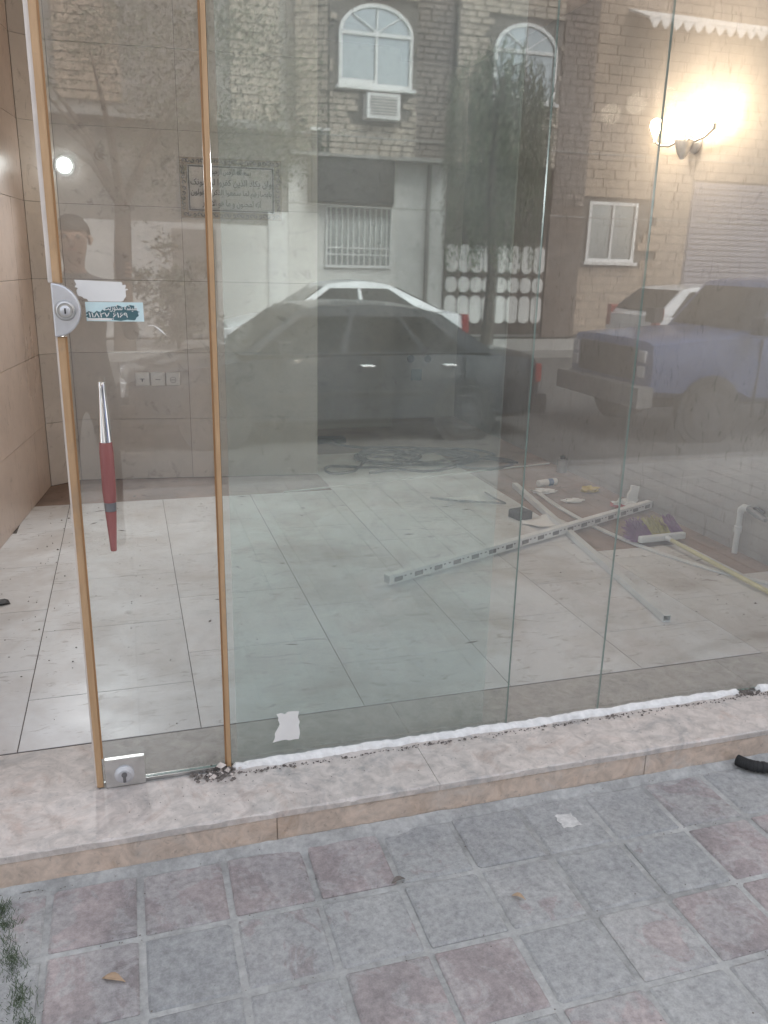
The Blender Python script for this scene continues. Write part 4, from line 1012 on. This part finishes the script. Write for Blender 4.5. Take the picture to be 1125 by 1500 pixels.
for k in range(16):
    x = 11.15 + k * .278
    fpart(MB().prism([(x + .005, 6.78), (x + .273, 6.78), (x + .20, 6.66), (x + .139, 6.61), (x + .078, 6.66)], FY + .901, FY + .915), 'scallop', MAT['white_paint'], aw)
# rendered house on the other side of the street, white lower wall
Cc = empty('rendered_house', (-2, -19, -0.05), 0, 'grey rendered house with white lower wall behind the street tree', 'building')
fpart(MB().box(-14, 3.44, -22, FY - .06, -0.05, 9.6), 'wall', MAT['grey_render'], Cc)
fpart(MB().box(-3.0, 3.44, FY - .059, FY + .0, 0.0, 2.32), 'white_wall', MAT['white_render'], Cc)
fpart(MB().box(-14, -3.01, FY - .059, FY + .02, 0.0, 3.2), 'low_wall', MAT['brown_stone'], Cc)
fpart(MB().box(-14, 3.44, FY - .059, FY + .30, 4.18, 4.30), 'ledge', MAT['concrete'], Cc)
d = fpart(MB().box(1.0, 1.9, FY + .001, FY + .03, 0.02, 2.2), 'door', MAT['grey_render'], Cc)
d2 = fpart(MB().box(3.0, 3.43, FY + .001, FY + .04, 0.5, 2.6), 'white_panel', MAT['white_paint'], Cc)
tag(fpart(bricks(-1.0, 0.2, 4.5, 6.2, FY - .06, .16, .5, 12), 'brickwork', MAT['beige_brick'], Cc), kind='stuff')
tag(fpart(bricks(2.3, 3.3, 4.35, 9.4, FY - .06, .16, .5, 13), 'brickwork', MAT['stone_brick'], Cc), kind='stuff')
for (a, b) in ((-3.3, -2.0), (-6, -4.6)):
    w = fpart(MB().box(a, b, FY - .058, FY - .03, 5.0, 6.5), 'window', MAT['far_window'], Cc); cpart_of(w)(MB().box((a + b) / 2 - .03, (a + b) / 2 + .03, FY - .029, FY, 5.0, 6.5), 'frame', MAT['white_paint'])
for (y, z0, z1, r_, l) in ((-14.6, 2.95, 2.70, .012, 'lower grey overhead cable strung along the far house fronts'), (-14.9, 4.25, 4.05, .016, 'upper grey overhead cable strung along the far house fronts')):
    pts = [(-12 + 34 * t, y, z0 + (z1 - z0) * t - .25 * 4 * t * (1 - t) + .12) for t in [k / 20 for k in range(21)]]
    tag(MB().tube(pts, r_, 5).build('overhead_cable', MAT['concrete']), l, 'cable')

# ------------------------------------------------------------------ trees
def leaves(mb, cx, cy_, cz, rx_, ry_, rz_, n, size, r, clumps=26):
    cl = []
    for k in range(clumps):
        while True:
            p = Vector((r.uniform(-1, 1), r.uniform(-1, 1), r.uniform(-1, 1)))
            if .25 < p.length < 1: break
        cl.append((Vector((cx + p.x * rx_, cy_ + p.y * ry_, cz + p.z * rz_)), r.uniform(.25, .5) * min(rx_, rz_)))
    for k in range(n):
        c0, s = cl[r.randrange(clumps)]
        q = Vector((r.gauss(0, 1), r.gauss(0, 1), r.gauss(0, .8))); q = c0 + q * s * .55
        a = Vector((r.gauss(0, 1), r.gauss(0, 1), r.gauss(0, .7))).normalized(); b = a.cross(Vector((r.gauss(0, 1), r.gauss(0, 1), r.gauss(0, 1)))).normalized()
        L = size * r.uniform(.6, 1.3); w = L * .38
        mb.add([q - a * L, q + b * w, q + a * L, q - b * w], [(0, 1, 2, 3)])
def tree(name, x, y, h, label, seed, crown, n, size, mat, rt=.17):
    r = random.Random(seed); t = empty(name, (x, y, -.05), 0, label, 'tree')
    mb = MB(); top = Vector((.12, .05, h))
    mb.tube([(0, 0, 0), (.03, .02, h * .4), (.08, .04, h * .75), top], [rt * 1.25, rt, rt * .9, rt * .8], 10)
    for k in range(7):
        a = r.uniform(0, 6.28); l = r.uniform(1.2, 2.4); e = Vector((math.cos(a) * l * .8, math.sin(a) * l * .6, r.uniform(.8, 2.4)))
        mb.tube([top - Vector((0, 0, .1)), top + e * .45 + Vector((0, 0, .2)), top + e], [rt * .55, rt * .3, rt * .1], 6)
    lpart(mb, 'trunk', MAT['bark'], t, smooth=True)
    mb = MB(); leaves(mb, *crown, n, size, r); tag(lpart(mb, 'crown', mat, t), kind='stuff')
    return t
tree('street_tree', -0.05, -13.7, 2.6, 'leafy street tree with a single trunk before the rendered house', 5, (0.7, .2, 4.1, 2.5, 1.6, 2.1), 17000, .038, MAT['leaf'])
bsh = empty('bush', (0.95, -14.2, -.05), 0, 'dark leafy bush before the white wall across the street', 'bush')
r = random.Random(9); mb = MB(); leaves(mb, 0, 0, 1.1, .75, .6, 1.0, 2600, .06, r, 18); tag(lpart(mb, 'foliage', MAT['bush'], bsh), kind='stuff')
mb = MB()
for k in range(6): mb.tube([(0, 0, 0), (r.uniform(-.2, .2), r.uniform(-.2, .2), .5), (r.uniform(-.5, .5), r.uniform(-.4, .4), 1.3)], [.02, .015, .006], 5)
lpart(mb, 'stems', MAT['bark'], bsh)
wt = empty('willow_tree', (7.3, -14.0, -.05), 0, 'weeping tree with long hanging strands before the oval gate', 'tree')
r = random.Random(15); mb = MB(); mb.tube([(0, 0, 0), (.05, 0, 1.6), (-.1, .05, 3.4), (.05, 0, 5.2)], [.15, .12, .10, .05], 8)
for k in range(12):
    a = r.uniform(0, 6.28); mb.tube([(-.05, 0, 3.6 + k * .12), (math.cos(a) * .5, math.sin(a) * .4, 5.0 + r.uniform(-.2, .4)), (math.cos(a) * .9, math.sin(a) * .7, 5.2 + r.uniform(-.5, .2))], [.035, .02, .008], 5)
lpart(mb, 'trunk', MAT['bark'], wt, smooth=True)
mb = MB()
for k in range(330):
    a = r.uniform(0, 6.28); rr_ = math.sqrt(r.random()) * 1.1; x, y = math.cos(a) * rr_, math.sin(a) * rr_ * .75; z1 = 5.7 - rr_ * rr_ * .7 + r.uniform(-.3, .3); z0 = r.choice((1.3, 1.6, 2.0, 2.6, 3.2)) + r.uniform(0, .8)
    z = z1
    while z > z0:
        x += r.gauss(0, .012); y += r.gauss(0, .012); q = Vector((x, y, z)); a1 = r.uniform(0, 6.28); d_ = Vector((math.cos(a1) * .35, math.sin(a1) * .35, -1)).normalized(); b = d_.cross(Vector((math.sin(a1), -math.cos(a1), .2))).normalized()
        mb.add([q, q + d_ * .06 + b * .014, q + d_ * .13, q + d_ * .06 - b * .014], [(0, 1, 2, 3)]); z -= .085
tag(lpart(mb, 'crown', MAT['willow'], wt), kind='stuff')

# ------------------------------------------------------------------ vehicles
def paint(name, c, rough=.25):
    m, nt, p = new_mat(name); n = noise(nt, 3); rr = ramp(nt, [(.3, tuple(q * .9 for q in c)), (.7, tuple(q * 1.05 for q in c))]); nt.links.new(n.outputs[0], rr.inputs[0])
    nt.links.new(rr.outputs[0], p.inputs['Base Color']); p.inputs['Roughness'].default_value = rough; p.inputs['Coat Weight'].default_value = .6; p.inputs['Coat Roughness'].default_value = .06
    return m
MAT['car_dark'] = paint('car_dark', (0.035, 0.04, 0.05)); MAT['car_white'] = paint('car_white', (0.74, 0.76, 0.78)); MAT['car_blue'] = paint('car_blue', (0.075, 0.12, 0.27), .4)
MAT['car_glass'] = simple('car_glass', (0.02, 0.021, 0.022), 0.05, spec=.3)
MAT['rim'] = simple('rim', (0.07, 0.07, 0.075), .5, .2)
MAT['tail_red'] = simple('tail_red', (0.30, 0.025, 0.025), 0.2); MAT['lamp_clear'] = simple('lamp_clear', (0.75, 0.76, 0.78), 0.1, .3); MAT['trim'] = simple('trim', (0.03, 0.03, 0.032), .6)
def lerp(a, b, t): return a + (b - a) * t
def loft(stations, ring):            # stations: (x, halfwidth, zbottom, ztop); ring(hw, zb, zt) -> list of (y, z)
    vv = []; ff = []; n = None
    for (x, hw, zb, zt) in stations:
        rg = ring(hw, zb, zt); n = len(rg); vv += [(x, y, z) for y, z in rg]
    for i in range(len(stations) - 1):
        for k in range(n):
            l = (k + 1) % n; ff.append((i * n + k, i * n + l, (i + 1) * n + l, (i + 1) * n + k))
    ff += [tuple(range(n)), tuple(range((len(stations) - 1) * n, len(stations) * n))]
    return MB().add(vv, ff)
def body_ring(hw, zb, zt):
    half = [(hw * .86, zb), (hw * .97, zb + .06), (hw, zb + (zt - zb) * .45), (hw * .985, zb + (zt - zb) * .72), (hw * .95, zt - .035), (hw * .86, zt - .004), (hw * .4, zt + .012)]
    return half + [(-y, z) for y, z in reversed(half)]
def vehicle(name, loc, flip, label, cat, P):
    """x runs from the front (0) to the rear (L); flip turns the car round."""
    t = empty(name, loc, math.pi if flip else 0, label, cat); M_ = MAT[P['paint']]
    b = lpart(loft(P['body'], body_ring), 'body', M_, t, smooth=True)
    gh = P['cabin']; hwb, hwr, zb, zt = gh['hwb'], gh['hwr'], gh['zb'], gh['zt']; xf0, xf1, xr1, xr0 = gh['x']
    zr = gh.get('zr', zb)
    # greenhouse: side profile with rounded roof, swept between belt and roof widths
    def side(n=10):
        pts = [(xf0, zb)]
        for k in range(n + 1):
            u = k / n; pts.append((lerp(xf1, xr1, u), zt - .05 * (2 * u - 1) ** 2 * (1 if u < .5 else 1.3)))
        return pts + [(xr0, zr)]
    prof = side(); vv = []; ff = []; m = len(prof)
    def wid(z): return lerp(hwb, hwr, max(0, min(1, (z - zb) / (zt - zb))))
    for s in (-1, 1):
        vv += [(x, s * wid(z), z) for x, z in prof]
    vv += [(x, 0, z + (.025 if 0 < i < m - 1 else 0)) for i, (x, z) in enumerate(prof)]
    for k in range(m - 1): ff += [(k, k + 1, 2 * m + k + 1, 2 * m + k), (2 * m + k, 2 * m + k + 1, m + k + 1, m + k)]
    ff += [tuple(range(m)), tuple(range(m, 2 * m)), (0, 2 * m, m), (m - 1, 2 * m - 1, 3 * m - 1)]
    lpart(MB().add(vv, ff), 'cabin', M_, t, smooth=True)
    # glazing, set a few millimetres proud
    def pillar_x(front, z):
        u = (z - (zb if front else zr)) / (zt - .05 - (zb if front else zr)); return lerp(xf0, xf1, u) if front else lerp(xr0, xr1, u)
    z0, z1 = zb + .03, zt - .11
    for s in (-1, 1):
        for (a0, a1) in gh['windows']:
            def X(u, z): 
                l, r_ = pillar_x(True, z) + .09, pillar_x(False, max(z, zr)) - .11
                return lerp(l, r_, u)
            q = [(X(a0, z0), s * (wid(z0) + .006), z0), (X(a1, z0), s * (wid(z0) + .006), z0), (X(a1, z1), s * (wid(z1) + .006), z1), (X(a0, z1), s * (wid(z1) + .006), z1)]
            lpart(MB().add(q + [(x, y - s * .012, z) for x, y, z in q], [(0, 1, 2, 3), (4, 5, 6, 7), (0, 1, 5, 4), (1, 2, 6, 5), (2, 3, 7, 6), (3, 0, 4, 7)]), 'side_window', MAT['car_glass'], t)
    def screen(front):
        d = -.012 if front else .012; q = []
        za = (zb if front else zr) + .05
        for (z, s) in ((za, -1), (za, 1), (zt - .10, 1), (zt - .10, -1)): q.append((pillar_x(front, z) + d, s * (wid(z) - .07), z + .012))
        lpart(MB().add(q + [(x - d * 1.5, y, z - .015) for x, y, z in q], [(0, 1, 2, 3), (4, 5, 6, 7), (0, 1, 5, 4), (1, 2, 6, 5), (2, 3, 7, 6), (3, 0, 4, 7)]), 'windscreen' if front else 'rear_window', MAT['car_glass'], t)
    screen(True); screen(False)
    r_ = P['wheel_r']; hw = P['hw']
    for x in P['axles']:
        for s in (-1, 1):
            My = T3(x, s * (hw - .085), r_) @ R3('X', -s * math.pi / 2)
            lpart(MB().lathe([(r_ + .055, .07), (r_ + .055, .088), (r_ + .04, .088)], 28, My), 'wheel_arch', MAT['trim'], t)
            w = lpart(MB().lathe([(r_ * .97, -.09), (r_, -.06), (r_, .075), (r_ * .95, .100), (r_ * .66, .103)], 28, My), 'wheel', MAT['rubber'], t, smooth=True)
            lpart(MB().lathe([(r_ * .65, .1035), (r_ * .60, .109), (r_ * .56, .104), (r_ * .3, .104), (r_ * .22, .114), (r_ * .08, .116)], 20, My), 'rim', MAT['rim'], w, smooth=True)
            hb_ = MB()
            for k in range(8):
                a_ = k * math.pi / 4; hb_.lathe([(r_ * .085, .1042), (r_ * .085, .1060)], 8, My @ T3(math.cos(a_) * r_ * .43, math.sin(a_) * r_ * .43, 0))
            lpart(hb_, 'rim_slots', MAT['rubber'], w)
    for x in P.get('seams', ()):
        for s in (-1, 1): lpart(MB().box(x - .006, x + .006, min(s * (hw - .02), s * (hw + .006)), max(s * (hw - .02), s * (hw + .006)), .26, P['cabin']['zb'] - .03), 'door_seam', MAT['trim'], t)
    for (nm, mt, bx_) in P['extras']:
        mb = MB()
        for q in bx_: mb.box(*q)
        lpart(mb, nm, MAT[mt], t, bevel=.008)
    return t
def mir(*b):           # a box and its twin on the other side
    return [b], [(b[0], b[1], -b[3], -b[2], b[4], b[5])]
RZ = -0.20
# dark saloon: the side towards the shop is at y = -5.6; its rear is at the larger x
sed = dict(paint='car_dark', hw=.84, seams=(1.42, 2.50, 3.42), wheel_r=.30, axles=(.85, 3.45),
    body=[(.0, .70, .30, .62), (.06, .78, .22, .70), (.5, .83, .20, .80), (1.25, .84, .20, .90), (2.2, .845, .20, .93), (3.3, .84, .20, .94), (4.0, .82, .22, .91), (4.25, .79, .24, .88), (4.32, .74, .32, .80)],
    cabin=dict(hwb=.81, hwr=.67, zb=.91, zt=1.385, x=(1.10, 1.70, 3.12, 3.76), zr=.92, windows=((0.02, .36), (.39, .72), (.75, .93))),
    extras=[])
for nm, mt, (l, r2) in (('headlight', 'lamp_clear', mir(-.012, .08, .42, .72, .52, .66)), ('tail_light', 'tail_red', mir(4.26, 4.33, .46, .78, .60, .80)), ('door_handle', 'chrome', mir(2.30, 2.44, .845, .862, .78, .81)), ('door_handle', 'chrome', mir(3.18, 3.32, .842, .860, .78, .81)), ('side_trim', 'trim', mir(1.3, 3.1, .842, .856, .50, .55)), ('mirror', 'trim', mir(1.45, 1.58, .85, 1.0, .93, 1.05))):
    sed['extras'] += [(nm, mt, l), (nm, mt, r2)]
sed['extras'] += [('bumper', 'trim', [(-.06, .10, -.80, .80, .26, .46)]), ('bumper', 'trim', [(4.24, 4.40, -.80, .80, .26, .48)]), ('number_plate', 'white_paint', [(4.335, 4.345, -.26, .26, .60, .71)])]
vehicle('parked_car', (-.08, -6.46, RZ), False, 'dark saloon car parked along the near kerb', 'car', sed)
# white saloon on the far side
wh = dict(sed); wh['paint'] = 'car_white'; wh['cabin'] = dict(hwb=.80, hwr=.60, zb=.93, zt=1.50, x=(.95, 1.75, 2.85, 3.78), zr=1.02, windows=((0.03, .46), (.50, .93)))
wh['body'] = [(.0, .68, .30, .66), (.06, .78, .22, .78), (.5, .83, .20, .88), (1.15, .84, .20, .97), (2.2, .845, .20, .97), (3.3, .84, .20, 1.02), (3.95, .82, .22, 1.02), (4.16, .79, .24, .97), (4.22, .74, .34, .85)]
wh['extras'] = []
for nm, mt, (l, r2) in (('headlight', 'lamp_clear', mir(-.012, .12, .42, .76, .58, .74)), ('tail_light', 'tail_red', mir(4.12, 4.235, .62, .81, .62, .98)), ('door_handle', 'trim', mir(2.10, 2.24, .845, .862, .82, .85)), ('door_handle', 'trim', mir(3.0, 3.14, .842, .860, .84, .87)), ('mirror', 'trim', mir(1.35, 1.48, .85, 1.0, .97, 1.09))):
    wh['extras'] += [(nm, mt, l), (nm, mt, r2)]
wh['extras'] += [('bumper', 'car_white', [(-.06, .10, -.80, .80, .26, .50)]), ('bumper', 'car_white', [(4.14, 4.30, -.80, .80, .26, .56)])]
vehicle('parked_car', (1.50, -12.1, RZ), False, 'white saloon car parked before the grilled window across the street', 'car', wh)
# white hatchback, its rear towards the saloons
ht = dict(paint='car_white', hw=.86, seams=(1.35, 2.30, 3.2), wheel_r=.31, axles=(.80, 3.35), body=[(.0, .68, .30, .66), (.06, .78, .22, .78), (.5, .84, .20, .90), (1.15, .86, .20, 1.0), (2.2, .865, .20, 1.02), (3.4, .86, .20, 1.06), (3.95, .83, .22, 1.06), (4.05, .80, .26, 1.0)],
    cabin=dict(hwb=.82, hwr=.64, zb=.98, zt=1.55, x=(.95, 1.70, 3.45, 4.0), zr=1.04, windows=((0.02, .42), (.45, .80), (.83, .95))), extras=[])
for nm, mt, (l, r2) in (('headlight', 'lamp_clear', mir(-.012, .12, .42, .76, .60, .76)), ('tail_light', 'tail_red', mir(3.90, 4.055, .66, .80, .78, 1.16)), ('door_handle', 'trim', mir(2.10, 2.24, .86, .88, .86, .89)), ('mirror', 'trim', mir(1.35, 1.48, .86, 1.02, 1.0, 1.12))):
    ht['extras'] += [(nm, mt, l), (nm, mt, r2)]
ht['extras'] += [('bumper', 'car_white', [(3.98, 4.14, -.82, .82, .26, .60)]), ('bumper', 'car_white', [(-.06, .10, -.82, .82, .26, .50)]), ('number_plate', 'white_paint', [(4.142, 4.15, -.26, .26, .62, .73)])]
vehicle('hatchback', (12.95, -11.2, RZ), True, 'white hatchback with tall red tail lamps parked before the beige house', 'car', ht)
# blue pickup, bonnet towards the dark saloon
pk = dict(paint='car_blue', hw=.84, seams=(1.35, 2.45), wheel_r=.34, axles=(.78, 3.30), body=[(.0, .76, .52, 1.00), (.04, .82, .50, 1.07), (.6, .84, .48, 1.12), (1.18, .84, .48, 1.15), (1.3, .84, .42, 1.15), (2.55, .84, .42, 1.15)],
    cabin=dict(hwb=.80, hwr=.68, zb=1.13, zt=1.72, x=(1.30, 1.72, 2.50, 2.60), zr=1.13, windows=((0.04, .93),)), extras=[])
for nm, mt, (l, r2) in (('headlight', 'lamp_clear', mir(-.02, .05, .62, .74, .86, .98)), ('headlight', 'lamp_clear', mir(-.02, .05, .62, .74, .70, .82)), ('mirror', 'trim', mir(1.15, 1.28, .86, 1.05, 1.16, 1.34)), ('door_handle', 'chrome', mir(2.2, 2.34, .84, .86, .98, 1.01))):
    pk['extras'] += [(nm, mt, l), (nm, mt, r2)]
pk['extras'] += [('grille', 'trim', [(-.012, .03, -.58, .58, .66, 1.0)]), ('bumper', 'grey_plastic', [(-.14, .05, -.86, .86, .40, .62)]), ('cargo_bed', 'car_blue', [(2.62, 4.7, -.84, -.80, .62, 1.18), (2.62, 4.7, .80, .84, .62, 1.18), (2.62, 4.7, -.799, .799, .60, .66), (2.62, 2.66, -.799, .799, .661, 1.18), (4.66, 4.7, -.799, .799, .661, 1.18)]), ('chassis', 'trim', [(.1, 4.6, -.45, .45, .34, .52)])]
vehicle('pickup_truck', (5.15, -5.86, RZ), False, 'old blue pickup truck with flat bonnet parked at the near kerb', 'truck', pk)

# ------------------------------------------------------------------ the person taking the photograph, mirrored in the door
MAT['skin'] = simple('skin', (0.40, 0.25, 0.18), .55); MAT['hair'] = simple('hair', (0.02, 0.017, 0.015), .6, var=.3, scale=60); MAT['shirt'] = simple('shirt', (0.07, 0.075, 0.085), .85); MAT['trousers'] = simple('trousers', (0.035, 0.038, 0.05), .85)
def person(loc):
    t = empty('person', loc, 0, 'person in dark shirt and trousers holding up a phone, mirrored in the door', 'person')
    V, E, Rr = [], [], []
    def chain(pts, start=None):
        last = start
        for (x, y, z, r) in pts:
            V.append((x, y, z)); Rr.append(r); i = len(V) - 1
            if last is not None: E.append((last, i))
            last = i
        return last
    pel = chain([(0, 0, .98, .155)])
    ch = chain([(0, .01, 1.15, .145), (0, .01, 1.34, .165), (0, 0, 1.50, .150)], pel)
    nk = chain([(0, 0, 1.585, .062), (0, .015, 1.655, .060), (0, .03, 1.71, .078), (0, .025, 1.79, .094), (0, .015, 1.855, .080)], ch)
    for s, arm_ in ((1, [(.20, 0, 1.51, .066), (.27, .06, 1.36, .052), (.29, .13, 1.25, .046), (.275, .24, 1.42, .040), (.262, .315, 1.555, .031), (.258, .345, 1.61, .030)]), (-1, [(-.20, 0, 1.51, .066), (-.255, -.01, 1.34, .052), (-.275, 0, 1.20, .045), (-.275, .05, 1.06, .039), (-.268, .09, .95, .030), (-.262, .105, .885, .032)])):
        chain(arm_, ch)
    for s in (-1, 1):
        chain([(s * .10, 0, .88, .105), (s * .115, .015, .70, .086), (s * .12, .025, .52, .066), (s * .125, .0, .36, .062), (s * .13, -.02, .12, .044), (s * .135, .0, .055, .045), (s * .145, .12, .04, .040), (s * .15, .20, .034, .032)], pel)
    me = bpy.data.meshes.new('b'); me.from_pydata(V, E, [])
    o = bpy.data.objects.new('b', me); COL.objects.link(o)
    sk = o.modifiers.new('skin', 'SKIN'); sk.use_smooth_shade = True
    for v, r_ in zip(me.skin_vertices[0].data, Rr): v.radius = (r_, r_ * .82 if r_ > .12 else r_)
    me.skin_vertices[0].data[0].use_root = True
    ss = o.modifiers.new('sub', 'SUBSURF'); ss.levels = 2; ss.render_levels = 2
    bpy.context.view_layer.update()
    bm = bmesh.new(); em = bpy.data.meshes.new_from_object(o.evaluated_get(bpy.context.evaluated_depsgraph_get())); bm.from_mesh(em); bpy.data.objects.remove(o)
    # fingers, thumbs, nose, ears rooted inside the palm and head
    ex = MB()
    hand = Vector((.258, .352, 1.625))
    for k in range(4):
        a = hand + Vector((.022 - .001 * k, .010, .030 - k * .021)); L = (.062, .070, .066, .052)[k]
        ex.tube([a - Vector((0, .02, 0)), a + Vector((.022, .012, 0)), a + Vector((.018, .012 + L * .45, .002)), a + Vector((-.004, .012 + L * .62, .003))], [.010, .0095, .009, .007], 8)
    ex.tube([hand + Vector((-.012, -.01, -.01)), hand + Vector((-.034, .004, .012)), hand + Vector((-.036, .012, .040))], [.012, .011, .008], 8)
    h2 = Vector((-.262, .108, .875))
    for k in range(4): ex.tube([h2 + Vector((.0, .022 - k * .016, .0)), h2 + Vector((.004, .026 - k * .017, -.045)), h2 + Vector((.020, .026 - k * .017, -.078 + abs(k - 1.3) * .008))], [.010, .009, .007], 8)
    ex.tube([h2 + Vector((.012, .028, .02)), h2 + Vector((.026, .046, -.012)), h2 + Vector((.030, .046, -.036))], [.011, .010, .007], 8)
    ex.tube([(0, .10, 1.80), (0, .132, 1.755), (0, .108, 1.742)], [.010, .017, .012], 8)
    for s in (-1, 1): ex.tube([(s * .088, .02, 1.80), (s * .100, .008, 1.785), (s * .092, .018, 1.755)], [.012, .016, .010], 8)
    xm = bpy.data.meshes.new('x'); xm.from_pydata(ex.v, [], ex.f); bm.from_mesh(xm)
    bmesh.ops.recalc_face_normals(bm, faces=bm.faces)
    fm = bpy.data.meshes.new('body'); bm.to_mesh(fm); bm.free()
    for m in ('skin', 'shirt', 'trousers', 'rubber'): fm.materials.append(MAT[m])
    for p in fm.polygons:
        c = p.center; p.use_smooth = True
        wrist = (c.y > .24 and c.x > .2 and c.z > 1.45) or (c.x < -.2 and c.z < .99 and c.z > .7)
        p.material_index = 0 if (c.z > 1.60 and abs(c.x) < .2) or wrist else 1 if c.z > .96 else 2 if c.z > .085 else 3
    b = bpy.data.objects.new('body', fm); COL.objects.link(b); b.parent = t
    # hair: a cap over the skull
    hb = bmesh.new(); bmesh.ops.create_icosphere(hb, subdivisions=4, radius=1)
    for v in hb.verts:
        n = v.co.copy(); lim = -.05 if n.y < .1 else .22
        if n.z < lim: n.z = lim
        v.co = Vector((n.x * .100, n.y * .102 + .004, n.z * .112 + 1.805)) * 1.0 + Vector((0, 0, .004 * math.sin(40 * n.x) * math.cos(30 * n.y)))
    hm = bpy.data.meshes.new('hair'); hb.to_mesh(hm); hb.free(); hm.materials.append(MAT['hair'])
    h = bpy.data.objects.new('hair', hm); COL.objects.link(h); h.parent = t
    for s in (-1, 1): lpart(MB().lathe([(.001, 0), (.010, .003), (.012, .006)], 12, T3(s * .036, .110, 1.795) @ R3('X', math.pi / 2)), 'eye', MAT['black'], t)
    lpart(MB().box(-.026, .026, .112, .118, 1.722, 1.730), 'mouth', MAT['paper_red'], t)
    return t
person((-.262, -2.835, SWZ))
ph = tag(MB().box(-.036, .036, -.0085, 0, -.118, .030).build('phone', MAT['black'], None, (0.0, -2.4505, 1.57), bevel=.003), 'black phone held up in the photographer\'s hand', 'phone')
lpart(MB().lathe([(.008, 0), (.008, .0015)], 16, T3(-.018, 0.0, .012) @ R3('X', -math.pi / 2)), 'lens', MAT['car_glass'], ph)
